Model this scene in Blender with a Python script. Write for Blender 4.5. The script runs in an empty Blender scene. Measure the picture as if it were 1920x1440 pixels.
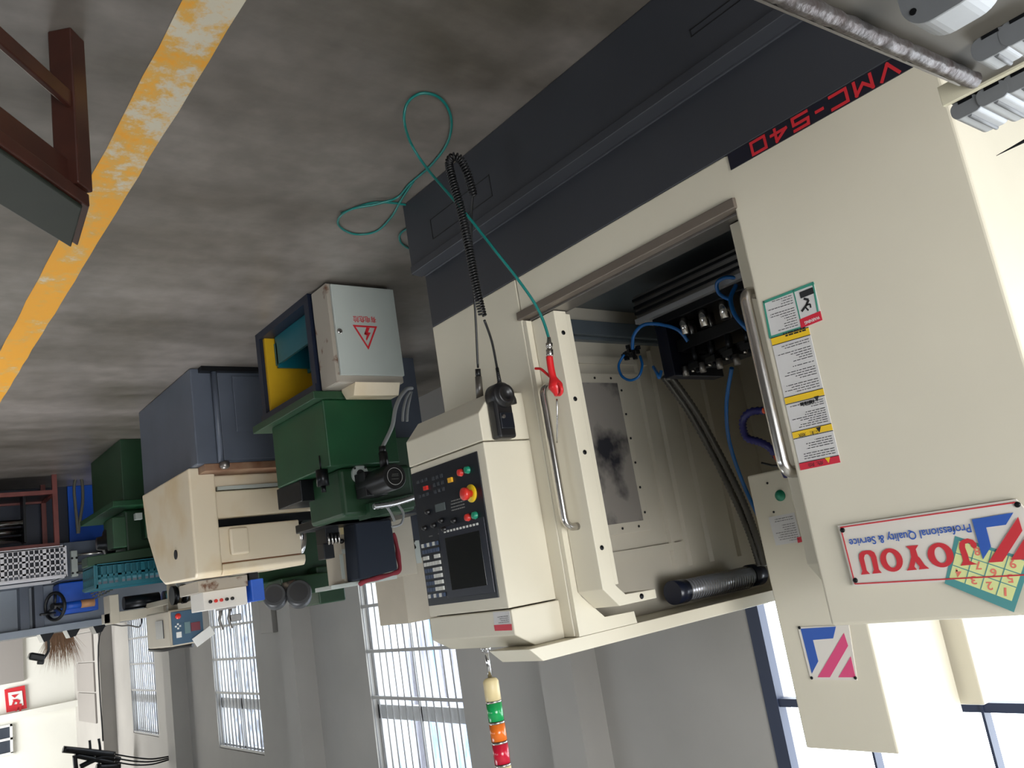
import bpy, bmesh, math, random
from mathutils import Vector, Matrix
random.seed(7)
SC = bpy.context.scene
COL = SC.collection

# ---------------------------------------------------------------- camera
CAM_H = 1.5
FPX = 1581.0
# image axes (right, down, forward) expressed in world axes; the photograph was taken upside down
RW = Matrix(((-0.60653685, 0.26353491, 0.75010826),
             (0.77929462, 0.01013629, 0.62657574),
             (0.15752126, 0.9645966, -0.21151937)))
cam_d = bpy.data.cameras.new('camera')
cam = bpy.data.objects.new('camera', cam_d)
COL.objects.link(cam)
cam_d.sensor_width = 36.0
cam_d.lens = FPX / 1920 * 36.0
cam_d.clip_start = 0.02
cam_d.clip_end = 200
R3 = Matrix((( RW[0][0], -RW[0][1], -RW[0][2]),
             ( RW[1][0], -RW[1][1], -RW[1][2]),
             ( RW[2][0], -RW[2][1], -RW[2][2])))
cam.matrix_world = Matrix.Translation((0, 0, CAM_H)) @ R3.to_4x4()
SC.camera = cam

# ---------------------------------------------------------------- light, exposure
SC.view_settings.view_transform = 'Standard'
SC.view_settings.look = 'None'
SC.view_settings.exposure = 0.0
SC.view_settings.gamma = 1.0
SC.view_settings.use_curve_mapping = False
world = bpy.data.worlds.new('overcast_sky')
SC.world = world
world.use_nodes = True
bg = world.node_tree.nodes['Background']
bg.inputs['Color'].default_value = (0.86, 0.93, 1.0, 1)
bg.inputs['Strength'].default_value = 6.5

def area(name, loc, target, sx, sy, power, col=(1, 1, 1)):
    l = bpy.data.lights.new(name, 'AREA')
    l.shape = 'RECTANGLE'; l.size = sx; l.size_y = sy
    l.energy = power; l.color = col
    o = bpy.data.objects.new(name, l); COL.objects.link(o)
    o.location = loc
    o.rotation_euler = (Vector(target) - Vector(loc)).to_track_quat('-Z', 'Z').to_euler()
    return o
# daylight through the openings of the hall
area('daylight_near_window', (-2.9, 0.3, 2.5), (3, 1.1, 1.4), 2.8, 2.2, 190, (1.0, 0.97, 0.93))
for i, x in enumerate((3.0, 8.0, 13.0)):
    area('daylight_window', (x, -4.9, 2.9), (x, 0, 0.9), 2.6, 1.0, 3, (1.0, 0.97, 0.93))
area('end_bay_fill', (17.2, -1.5, 3.2), (19.5, 1.6, 2.4), 3.0, 2.5, 520, (1.0, 0.99, 0.98))  # added lamp brightening the far wall; no opening stands there

sk_ = area('daylight_skylight', (6.0, 0.9, 5.3), (6.0, 0.9, 0), 1.9, 1.3, 34, (0.98, 0.98, 1.0))
sk_.data.spread = math.radians(80)
# ---------------------------------------------------------------- measuring helper
def at(u, v, ax, val):
    """point of the place seen at (u, v) of the 1920x1440 frame, on the wall plane axis ax = val"""
    d = RW @ Vector(((u - 960) / FPX, (v - 720) / FPX, 1.0))
    o = Vector((0, 0, CAM_H))
    return o + d * ((val - o[ax]) / d[ax])

# ---------------------------------------------------------------- materials
def lin(h):
    if isinstance(h, str):
        h = h.lstrip('#'); c = [int(h[i:i + 2], 16) / 255 for i in (0, 2, 4)]
    else:
        c = [x / 255 for x in h]
    return tuple((x / 12.92 if x <= 0.04045 else ((x + 0.055) / 1.055) ** 2.4) for x in c) + (1,)
MATS = {}
def mat(name, col, rough=0.5, metal=0.0, noise=0.0, scale=8.0, bump=0.0, col2=None, spec=0.5, emit=None, estr=1.0, trans=0.0, alpha=1.0, detail=4.0, thr=None):
    m = bpy.data.materials.new(name); m.use_nodes = True
    nt = m.node_tree; b = nt.nodes['Principled BSDF']
    c = lin(col)
    b.inputs['Base Color'].default_value = c
    b.inputs['Roughness'].default_value = rough
    b.inputs['Metallic'].default_value = metal
    b.inputs['Specular IOR Level'].default_value = spec
    if trans: b.inputs['Transmission Weight'].default_value = trans
    if alpha < 1: b.inputs['Alpha'].default_value = alpha
    if emit: b.inputs['Emission Color'].default_value = lin(emit); b.inputs['Emission Strength'].default_value = estr
    if noise or col2:
        tc = nt.nodes.new('ShaderNodeTexCoord'); n = nt.nodes.new('ShaderNodeTexNoise')
        n.inputs['Scale'].default_value = scale; n.inputs['Detail'].default_value = detail
        nt.links.new(tc.outputs['Object'], n.inputs['Vector'])
        r = nt.nodes.new('ShaderNodeValToRGB')
        lo, hi = thr or (0.3, 0.7)
        r.color_ramp.elements[0].position = lo; r.color_ramp.elements[1].position = hi
        if col2: a2 = lin(col2)
        else: a2 = tuple(x * (1 - noise) for x in c[:3]) + (1,)
        r.color_ramp.elements[0].color = a2; r.color_ramp.elements[1].color = c
        nt.links.new(n.outputs['Fac'], r.inputs['Fac']); nt.links.new(r.outputs['Color'], b.inputs['Base Color'])
        if bump:
            bp = nt.nodes.new('ShaderNodeBump'); bp.inputs['Strength'].default_value = bump; bp.inputs['Distance'].default_value = 0.01
            nt.links.new(n.outputs['Fac'], bp.inputs['Height']); nt.links.new(bp.outputs['Normal'], b.inputs['Normal'])
    MATS[name] = m
    return m
CREAM = mat('cream_enamel', (212, 205, 186), 0.42, noise=0.05, scale=3)
CREAM2 = mat('yellowed_cream_paint', (222, 208, 182), 0.4, noise=0.12, scale=3.5, col2=(212, 190, 152), thr=(0.3, 0.55))
DARK = mat('charcoal_enamel', (54, 56, 62), 0.45, noise=0.12, scale=4)
DARKIN = mat('dark_tray_steel', (84, 92, 98), 0.4, noise=0.25, scale=5)
INNER = mat('inner_guard_paint', (190, 183, 168), 0.4, noise=0.12, scale=3)
LABELN = mat('navy_label', (16, 18, 34), 0.35)
RED = mat('red_print', (196, 38, 48), 0.45)
BLUEP = mat('blue_print', (38, 84, 170), 0.45)
PINKP = mat('faded_red_print', (214, 70, 120), 0.45)
WHITEP = mat('white_print', (226, 226, 222), 0.5)
SIGNW = mat('acrylic_sign_white', (216, 210, 200), 0.25, noise=0.04, scale=6)
STEEL = mat('stainless_steel', (200, 196, 192), 0.22, metal=1.0, noise=0.08, scale=20)
STEELD = mat('dull_steel', (140, 136, 132), 0.38, metal=0.9, noise=0.2, scale=15)
TRACK = mat('track_steel', (128, 118, 108), 0.45, metal=0.6, noise=0.15, scale=6)
MIRROR = mat('mottled_polycarbonate', (150, 144, 138), 0.2, metal=0.2, noise=0.7, scale=5.5, col2=(52, 52, 58), thr=(0.36, 0.52))  # pane mottled at random in pale and dark grey
BLACK = mat('black_plastic', (20, 20, 22), 0.38)
BLACKM = mat('black_oxide_steel', (20, 22, 26), 0.35, metal=0.5, noise=0.3, scale=30)
NAVY = mat('panel_black_blue', (18, 22, 30), 0.32)
SCREEN = mat('dark_screen_glass', (26, 28, 28), 0.12)
BEZEL = mat('screen_bezel', (30, 33, 44), 0.3)
KEYW = mat('key_white', (196, 196, 190), 0.5)
KEYB = mat('key_bluegrey', (58, 72, 96), 0.5)
KEYD = mat('key_dark', (46, 50, 56), 0.5)
REDBTN = mat('red_button', (205, 48, 40), 0.3)
GREENBTN = mat('green_button', (20, 130, 100), 0.3)
YELLOW = mat('yellow_plastic', (226, 190, 30), 0.4)
ORANGE = mat('orange_lens', (222, 110, 30), 0.2, spec=0.6)
GREENL = mat('green_lens', (20, 150, 80), 0.2, spec=0.6)
REDL = mat('red_lens', (190, 20, 50), 0.2, spec=0.6)
IVORY = mat('aged_ivory_plastic', (214, 196, 150), 0.4)
TEALH = mat('teal_hose', (14, 110, 104), 0.3)
BLUEH = mat('blue_air_hose', (14, 86, 150), 0.25)
PURPLE = mat('purple_joint_hose', (30, 30, 96), 0.35)
ORANGEP = mat('orange_nozzle', (220, 90, 50), 0.4)
STICKW = mat('sticker_white', (204, 202, 200), 0.4)
STICKY = mat('sticker_yellow', (230, 190, 40), 0.4)
STICKR = mat('sticker_red', (200, 40, 60), 0.4)
STICKG = mat('sticker_green_line', (60, 140, 120), 0.4)
INK = mat('black_ink', (34, 34, 36), 0.5)
CALT = mat('calendar_teal', (70, 140, 140), 0.4)
CALY = mat('calendar_yellow', (214, 220, 150), 0.4)
CALR = mat('calendar_red', (222, 120, 100), 0.5)
GREEN = mat('machine_green', (22, 72, 42), 0.4, noise=0.3, scale=5)
GREEND = mat('machine_green_deep', (27, 64, 38), 0.45, noise=0.3, scale=5)
BLUEG = mat('blue_grey_paint', (84, 91, 104), 0.42, noise=0.15, scale=5)
BLUEGL = mat('light_blue_grey_paint', (146, 154, 164), 0.42, noise=0.12, scale=4)
BLUEB = mat('bright_blue_paint', (20, 84, 190), 0.4, noise=0.15, scale=6)
NAVYB = mat('dark_blue_paint', (10, 22, 44), 0.45, noise=0.2, scale=6)
GREYBOX = mat('pale_grey_paint', (176, 182, 176), 0.4, noise=0.06, scale=5)
GREYBOXR = mat('pale_grey_rusty', (160, 152, 140), 0.5, noise=0.6, scale=9, col2=(96, 62, 40), thr=(0.32, 0.38))
YELP = mat('yellow_sheet', (200, 158, 20), 0.45, noise=0.2, scale=5)
TEALP = mat('teal_crate_plastic', (10, 96, 110), 0.4, noise=0.15, scale=6)
WHITEC = mat('white_crate_plastic', (206, 204, 208), 0.45)
RUSTR = mat('red_oxide_frame', (112, 54, 48), 0.5, noise=0.25, scale=12)
WOOD = mat('varnished_dark_wood', (58, 28, 20), 0.38, noise=0.35, scale=14)
WOODG = mat('dark_green_leather_top', (20, 27, 18), 0.5, noise=0.25, scale=14)
ALU = mat('machined_aluminium', (160, 162, 164), 0.5, metal=0.3, noise=0.1, scale=14)
ALUD = mat('shaded_aluminium', (112, 114, 116), 0.6, metal=0.1, noise=0.1, scale=30)  # darker grey puts the shade of the end faces into the colour
SHEET = mat('grey_steel_sheet', (92, 88, 80), 0.5, metal=0.2, noise=0.2, scale=5)
RUSTM = mat('rough_burnt_iron', (92, 89, 88), 0.36, metal=0.6, noise=0.6, scale=45, bump=0.35, col2=(66, 56, 53))
WHITEIRON = mat('cream_table_edge', (206, 200, 176), 0.45)
BEIGE = mat('beige_paint', (178, 168, 150), 0.45, noise=0.12, scale=4)
CLOTHN = mat('navy_cloth', (24, 32, 46), 0.85)
CLOTHR = mat('maroon_cloth', (140, 44, 56), 0.85, noise=0.3, scale=10)
STRAW = mat('straw_bristles', (156, 120, 92), 0.9)
GREYP = mat('grey_hose', (150, 152, 152), 0.4)
COPPER = mat('raw_casting_orange', (206, 150, 104), 0.55, noise=0.2, scale=10)
WALL = mat('grey_plaster', (168, 165, 160), 0.8, noise=0.14, scale=1.2, detail=8)
WALLW = mat('white_plaster', (226, 226, 218), 0.8, noise=0.05, scale=1.5)
CEIL = mat('ceiling_paint', (196, 194, 186), 0.85)
FRAMEB = mat('dark_window_frame', (44, 52, 74), 0.45)
BARM = mat('window_bar_paint', (150, 150, 150), 0.45)
WALLD = mat('unseen_dark_wall', (96, 92, 88), 0.85, noise=0.1, scale=2)  # unseen right wall, darkened to cut bounce onto the machine fronts
PANELG = mat('grey_shutter_panel', (140, 136, 132), 0.6)

# floor: worn, sealed concrete
def floor_material():
    m = bpy.data.materials.new('worn_concrete'); m.use_nodes = True
    nt = m.node_tree; b = nt.nodes['Principled BSDF']; L = nt.links.new
    tc = nt.nodes.new('ShaderNodeTexCoord')
    n1 = nt.nodes.new('ShaderNodeTexNoise'); n1.inputs['Scale'].default_value = 0.9; n1.inputs['Detail'].default_value = 9; n1.inputs['Roughness'].default_value = 0.62
    n2 = nt.nodes.new('ShaderNodeTexNoise'); n2.inputs['Scale'].default_value = 9; n2.inputs['Detail'].default_value = 8
    mp = nt.nodes.new('ShaderNodeMapping'); mp.inputs['Scale'].default_value = (1.5, 0.5, 1)
    L(tc.outputs['Object'], mp.inputs['Vector']); L(mp.outputs['Vector'], n1.inputs['Vector']); L(tc.outputs['Object'], n2.inputs['Vector'])
    r1 = nt.nodes.new('ShaderNodeValToRGB')
    r1.color_ramp.elements[0].position = 0.34; r1.color_ramp.elements[0].color = lin((78, 73, 64))
    r1.color_ramp.elements[1].position = 0.66; r1.color_ramp.elements[1].color = lin((130, 124, 119))
    r2 = nt.nodes.new('ShaderNodeValToRGB')
    r2.color_ramp.elements[0].position = 0.35; r2.color_ramp.elements[0].color = (0.84, 0.83, 0.82, 1)
    r2.color_ramp.elements[1].position = 0.65; r2.color_ramp.elements[1].color = (1.08, 1.06, 1.06, 1)
    L(n1.outputs['Fac'], r1.inputs['Fac']); L(n2.outputs['Fac'], r2.inputs['Fac'])
    mx = nt.nodes.new('ShaderNodeMix'); mx.data_type = 'RGBA'; mx.blend_type = 'MULTIPLY'; mx.inputs['Factor'].default_value = 1
    L(r1.outputs['Color'], mx.inputs['A']); L(r2.outputs['Color'], mx.inputs['B'])
    L(mx.outputs['Result'], b.inputs['Base Color'])
    mr = nt.nodes.new('ShaderNodeMapRange'); mr.inputs['To Min'].default_value = 0.26; mr.inputs['To Max'].default_value = 0.46
    L(n1.outputs['Fac'], mr.inputs['Value']); L(mr.outputs['Result'], b.inputs['Roughness'])
    bp = nt.nodes.new('ShaderNodeBump'); bp.inputs['Strength'].default_value = 0.12; bp.inputs['Distance'].default_value = 0.01
    L(n2.outputs['Fac'], bp.inputs['Height']); L(bp.outputs['Normal'], b.inputs['Normal'])
    return m
FLOORM = floor_material()
def worn_paint():
    m = bpy.data.materials.new('worn_yellow_line'); m.use_nodes = True
    nt = m.node_tree; b = nt.nodes['Principled BSDF']; L = nt.links.new
    tc = nt.nodes.new('ShaderNodeTexCoord')
    n1 = nt.nodes.new('ShaderNodeTexNoise'); n1.inputs['Scale'].default_value = 7; n1.inputs['Detail'].default_value = 10; n1.inputs['Roughness'].default_value = 0.7
    L(tc.outputs['Object'], n1.inputs['Vector'])
    sx = nt.nodes.new('ShaderNodeSeparateXYZ'); L(tc.outputs['Object'], sx.inputs['Vector'])
    # more wear towards the near end of the line
    mr = nt.nodes.new('ShaderNodeMapRange'); mr.inputs['From Min'].default_value = 1.5; mr.inputs['From Max'].default_value = 4.2
    mr.inputs['To Min'].default_value = -0.05; mr.inputs['To Max'].default_value = 0.12
    L(sx.outputs['X'], mr.inputs['Value'])
    ad = nt.nodes.new('ShaderNodeMath'); ad.operation = 'ADD'; L(n1.outputs['Fac'], ad.inputs[0]); L(mr.outputs['Result'], ad.inputs[1])
    r = nt.nodes.new('ShaderNodeValToRGB')
    r.color_ramp.elements[0].position = 0.42; r.color_ramp.elements[0].color = lin((196, 188, 168))
    e = r.color_ramp.elements.new(0.52); e.color = lin((206, 160, 76))
    r.color_ramp.elements[1].position = 0.42 + 0.1; r.color_ramp.elements[2].position = 0.6; r.color_ramp.elements[2].color = lin((222, 156, 36))
    L(ad.outputs[0], r.inputs['Fac']); L(r.outputs['Color'], b.inputs['Base Color'])
    b.inputs['Roughness'].default_value = 0.5
    return m
LINEM = worn_paint()
def facade():
    m = bpy.data.materials.new('striped_facade'); m.use_nodes = True
    nt = m.node_tree; b = nt.nodes['Principled BSDF']; L = nt.links.new
    tc = nt.nodes.new('ShaderNodeTexCoord'); mp = nt.nodes.new('ShaderNodeMapping'); mp.inputs['Scale'].default_value = (1.5, 1, 0.12)
    n = nt.nodes.new('ShaderNodeTexNoise'); n.inputs['Scale'].default_value = 1.4; n.inputs['Detail'].default_value = 5
    L(tc.outputs['Object'], mp.inputs['Vector']); L(mp.outputs['Vector'], n.inputs['Vector'])
    r = nt.nodes.new('ShaderNodeValToRGB'); cr = r.color_ramp; cr.interpolation = 'LINEAR'
    cr.elements[0].position = 0.36; cr.elements[0].color = lin((86, 84, 92))
    cr.elements[1].position = 0.62; cr.elements[1].color = lin((240, 240, 246))
    e = cr.elements.new(0.44); e.color = lin((178, 178, 190))
    e = cr.elements.new(0.5); e.color = lin((112, 156, 206))
    e = cr.elements.new(0.55); e.color = lin((206, 214, 226))
    L(n.outputs['Fac'], r.inputs['Fac']); L(r.outputs['Color'], b.inputs['Base Color'])
    b.inputs['Roughness'].default_value = 0.8
    return m
FACADE = facade()
FACADE2 = mat('grey_blue_facade', (150, 156, 170), 0.8, col2=(70, 72, 80), scale=3, thr=(0.4, 0.6))

# ---------------------------------------------------------------- mesh helper
def V(*a): return Vector(a)
class MB:
    def __init__(s): s.v = []; s.f = []; s.sm = []
    def face(s, pts, smooth=False):
        n = len(s.v); s.v += [Vector(p) for p in pts]; s.f.append(list(range(n, n + len(pts)))); s.sm.append(smooth)
        return s
    def raw(s, vs, fs, smooth=False):
        n = len(s.v); s.v += [Vector(p) for p in vs]
        for f in fs: s.f.append([i + n for i in f]); s.sm.append(smooth)
        return s
    def box(s, x0, x1, y0, y1, z0, z1):
        if x0 > x1: x0, x1 = x1, x0
        if y0 > y1: y0, y1 = y1, y0
        if z0 > z1: z0, z1 = z1, z0
        return s.raw([(x0, y0, z0), (x1, y0, z0), (x1, y1, z0), (x0, y1, z0), (x0, y0, z1), (x1, y0, z1), (x1, y1, z1), (x0, y1, z1)],
                     [(0, 3, 2, 1), (4, 5, 6, 7), (0, 1, 5, 4), (1, 2, 6, 5), (2, 3, 7, 6), (3, 0, 4, 7)])
    def obox(s, c, size, rot):
        c = Vector(c); hx, hy, hz = [k / 2 for k in size]
        vs = [c + rot @ Vector(p) for p in ((-hx, -hy, -hz), (hx, -hy, -hz), (hx, hy, -hz), (-hx, hy, -hz), (-hx, -hy, hz), (hx, -hy, hz), (hx, hy, hz), (-hx, hy, hz))]
        return s.raw(vs, [(0, 3, 2, 1), (4, 5, 6, 7), (0, 1, 5, 4), (1, 2, 6, 5), (2, 3, 7, 6), (3, 0, 4, 7)])
    def prism(s, poly, ax, a, b):
        """poly of (p, q) in the two other axes (in x, y, z order), extruded along ax from a to b"""
        def P3(p, t):
            l = list(p); l.insert(ax, t); return l
        n = len(poly); vs = [P3(p, a) for p in poly] + [P3(p, b) for p in poly]
        fs = [list(range(n))[::-1], list(range(n, 2 * n))] + [(i, (i + 1) % n, n + (i + 1) % n, n + i) for i in range(n)]
        return s.raw(vs, fs)
    def slab(s, pts, off):
        """polygon in space thickened by the vector off"""
        off = Vector(off); pts = [Vector(p) for p in pts]; n = len(pts)
        return s.raw(pts + [p + off for p in pts], [list(range(n)), list(range(n, 2 * n))[::-1]] + [((i + 1) % n, i, n + i, n + (i + 1) % n) for i in range(n)])
    def tube(s, pts, r, n=10, cyc=False, caps=True):
        pts = [Vector(p) for p in pts]; m = len(pts)
        rs = r if isinstance(r, (list, tuple)) else [r] * m
        vs = []; up = None
        for i, p in enumerate(pts):
            if cyc: t = pts[(i + 1) % m] - pts[i - 1]
            else: t = pts[min(i + 1, m - 1)] - pts[max(i - 1, 0)]
            if t.length < 1e-9: t = Vector((0, 0, 1))
            t.normalize()
            if up is None:
                up = t.orthogonal().normalized()
            else:
                up = (up - t * up.dot(t))
                if up.length < 1e-6: up = t.orthogonal()
                up.normalize()
            w = t.cross(up)
            for k in range(n):
                a = 2 * math.pi * k / n
                vs.append(p + (up * math.cos(a) + w * math.sin(a)) * rs[i])
        fs = []
        for i in range(m if cyc else m - 1):
            j = (i + 1) % m
            for k in range(n):
                fs.append((i * n + k, i * n + (k + 1) % n, j * n + (k + 1) % n, j * n + k))
        base = len(s.v)
        s.raw(vs, fs, True)
        if not cyc and caps:
            s.f.append([base + k for k in range(n)][::-1]); s.sm.append(False)
            s.f.append([base + (m - 1) * n + k for k in range(n)]); s.sm.append(False)
        return s
    def cyl(s, p0, p1, r, r1=None, n=24):
        p0 = Vector(p0); p1 = Vector(p1)
        t = (p1 - p0).normalized(); up = t.orthogonal().normalized(); w = t.cross(up)
        if r1 is None: r1 = r
        vs = [p0 + (up * math.cos(2 * math.pi * k / n) + w * math.sin(2 * math.pi * k / n)) * r for k in range(n)] + \
             [p1 + (up * math.cos(2 * math.pi * k / n) + w * math.sin(2 * math.pi * k / n)) * r1 for k in range(n)]
        base = len(s.v)
        s.raw(vs, [(k, (k + 1) % n, n + (k + 1) % n, n + k) for k in range(n)], True)
        s.raw(vs[:n], [list(range(n))[::-1]]); s.raw(vs[n:], [list(range(n))])
        return s
    def lathe(s, p0, axis, prof, n=24):
        """prof: list of (distance along axis, radius)"""
        p0 = Vector(p0); t = Vector(axis).normalized(); up = t.orthogonal().normalized(); w = t.cross(up)
        vs = []
        for d, r in prof:
            for k in range(n):
                a = 2 * math.pi * k / n
                vs.append(p0 + t * d + (up * math.cos(a) + w * math.sin(a)) * max(r, 1e-5))
        fs = [(i * n + k, i * n + (k + 1) % n, (i + 1) * n + (k + 1) % n, (i + 1) * n + k) for i in range(len(prof) - 1) for k in range(n)]
        m = len(prof)
        s.raw(vs, fs, True)
        s.raw(vs[:n], [list(range(n))[::-1]]); s.raw(vs[-n:], [list(range(n))])
        return s
    def ring(s, c, axis, R, r, n=28, m=8):
        t = Vector(axis).normalized(); up = t.orthogonal().normalized(); w = t.cross(up); c = Vector(c)
        return s.tube([c + (up * math.cos(2 * math.pi * k / n) + w * math.sin(2 * math.pi * k / n)) * R for k in range(n)], r, m, cyc=True)
    def build(s, name, m, parent=None, bevel=0.0, seg=2):
        o0 = origin_of(parent)
        me = bpy.data.meshes.new(name)
        me.from_pydata([tuple(p - o0) for p in s.v], [], s.f)
        me.polygons.foreach_set('use_smooth', s.sm)
        me.materials.append(m)
        bm = bmesh.new(); bm.from_mesh(me)
        bmesh.ops.remove_doubles(bm, verts=bm.verts, dist=1e-5) if len(s.v) < 20000 else None
        bmesh.ops.recalc_face_normals(bm, faces=bm.faces)
        bm.to_mesh(me); bm.free()
        o = bpy.data.objects.new(name, me); COL.objects.link(o)
        if parent: o.parent = parent
        if bevel:
            md = o.modifiers.new('edge_rounding', 'BEVEL'); md.width = bevel; md.segments = seg
            md.limit_method = 'ANGLE'; md.angle_limit = math.radians(40)
        return o
def origin_of(o):
    p = Vector((0, 0, 0))
    while o is not None:
        p += o.location; o = o.parent
    return p
def thing(name, label, cat, loc=(0, 0, 0), group=None):
    o = bpy.data.objects.new(name, None); COL.objects.link(o)
    o.location = loc; o.empty_display_size = 0.1
    o['label'] = label; o['category'] = cat
    if group: o['group'] = group
    return o
def tag(o, label, cat, group=None):
    o['label'] = label; o['category'] = cat
    if group: o['group'] = group
    return o
def struct(name, mb, m, parent=None, bevel=0):
    o = mb.build(name, m, parent, bevel)
    if not parent: o['kind'] = 'structure'
    return o
def bx(name, m, parent, x0, x1, y0, y1, z0, z1, bevel=0.0):
    return MB().box(x0, x1, y0, y1, z0, z1).build(name, m, parent, bevel)
def move(root, d):
    root.location = Vector(root.location) + Vector(d)
def dup(root, loc, label=None, group=None):
    r = root.copy(); COL.objects.link(r); r.location = loc
    if label: r['label'] = label
    if group: r['group'] = group
    for ch in list(root.children):
        c = ch.copy(); COL.objects.link(c); c.parent = r
        for g in ch.children:
            d = g.copy(); COL.objects.link(d); d.parent = c
    return r
def smooth(pts, k=6, cyc=False):
    """Catmull-Rom through the points"""
    P = [Vector(p) for p in pts]; n = len(P); out = []
    for i in range(n - 1):
        a = P[max(i - 1, 0)]; b = P[i]; c = P[i + 1]; d = P[min(i + 2, n - 1)]
        for j in range(k):
            t = j / k
            out.append(0.5 * ((2 * b) + (c - a) * t + (2 * a - 5 * b + 4 * c - d) * t * t + (3 * b - a - 3 * c + d) * t ** 3))
    out.append(P[-1]); return out
def text_mesh(body, name, m, parent, start, end, updir, height=None, ext=0.0006, bold=0.0):
    """flat lettering whose baseline runs from start to end; updir is the direction of the letter tops"""
    cu = bpy.data.curves.new(name, 'FONT'); cu.body = body; cu.size = 1.0; cu.extrude = 0.0; cu.offset = bold
    tmp = bpy.data.objects.new('tmp', cu); COL.objects.link(tmp)
    dg = bpy.context.evaluated_depsgraph_get(); dg.update()
    me = bpy.data.meshes.new_from_object(tmp.evaluated_get(dg))
    bpy.data.objects.remove(tmp)
    xs = [v.co.x for v in me.vertices]; ys = [v.co.y for v in me.vertices]
    if not xs: return None
    x0, x1, y0, y1 = min(xs), max(xs), min(ys), max(ys)
    start = Vector(start); end = Vector(end); xd = end - start; w = xd.length; xd.normalize()
    up = Vector(updir); up = (up - xd * up.dot(xd)).normalized(); nrm = xd.cross(up)
    sx = w / (x1 - x0); sy = (height / (y1 - y0)) if height else sx
    o0 = origin_of(parent)
    for v in me.vertices:
        v.co = start + xd * ((v.co.x - x0) * sx) + up * ((v.co.y - (y0 if height else 0)) * sy) + nrm * ext - o0
    me.materials.clear(); me.materials.append(m)
    o = bpy.data.objects.new(name, me); COL.objects.link(o)
    if parent: o.parent = parent
    return o
def screw(parent, p, axis, r=0.006, m=None, name='screw'):
    a = Vector(axis).normalized(); p = Vector(p)
    return MB().lathe(p, a, [(-0.001, r), (0.002, r), (0.0035, r * 0.7), (0.004, 0.0)], 12).build(name, m or STEELD, parent)
# ================================================================ the room
YW, XE, YR, XN, ZC = 3.8, 19.5, -5.0, -3.0, 5.4
struct('floor', MB().box(XN, XE, YR, YW + 0.2, -0.1, 0), FLOORM)
struct('ceiling', MB().box(XN, 5.2, YR, YW + 0.2, ZC, ZC + 0.1).box(7.0, XE, YR, YW + 0.2, ZC, ZC + 0.1).box(5.2, 7.0, YR, 0.3, ZC, ZC + 0.1).box(5.2, 7.0, 1.5, YW + 0.2, ZC, ZC + 0.1), CEIL)
W = [(-2.6, 2.93), (5.75, 7.22), (9.86, 11.32), (13.9, 15.3)]
ZS, ZT = 1.12, 3.08
wl = MB()
xs = XN
for a, b in W:
    zt = ZT if a > 0 else 3.4
    wl.box(xs, a, YW, YW + 0.2, 0, ZC)
    wl.box(a, b, YW, YW + 0.2, 0, ZS if a > 0 else 0.9)
    wl.box(a, b, YW, YW + 0.2, zt, ZC)
    xs = b
wl.box(xs, XE, YW, YW + 0.2, 0, ZC)
struct('wall_left', wl, WALL)
wr = MB(); xs = XN
for x in (3.0, 8.0, 13.0):
    wr.box(xs, x - 1.3, YR - 0.2, YR, 0, ZC); wr.box(x - 1.3, x + 1.3, YR - 0.2, YR, 0, 2.4); wr.box(x - 1.3, x + 1.3, YR - 0.2, YR, 3.4, ZC); xs = x + 1.3
wr.box(xs, XE, YR - 0.2, YR, 0, ZC)
struct('wall_right', wr, WALLD)
struct('wall_far', MB().box(XE, XE + 0.2, YR, YW + 0.2, 0, ZC), WALLW)
wn = MB().box(XN - 0.2, XN, YR, -2.4, 0, ZC).box(XN - 0.2, XN, 1.6, YW, 0, ZC).box(XN - 0.2, XN, -2.4, 1.6, 3.4, ZC).box(XN - 0.2, XN, -2.4, 1.6, 0, 1.4)
struct('wall_near', wn, WALL)
# pillars along the window wall
for i, x in enumerate((4.165, 8.3, 12.4, 16.35)):
    struct('trim_%d' % (i + 1), MB().box(x, x + 0.32, YW - 0.216, YW, 0, ZC), WALL)
# light ledge band under the far upper wall, and ceiling beam
struct('trim_6', MB().box(XE - 0.22, XE, YR, YW, 2.64, 2.76), WALLW)
struct('trim_7', MB().box(XE - 0.9, XE, YR, YW, 4.4, 4.75), WALLW)
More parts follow.
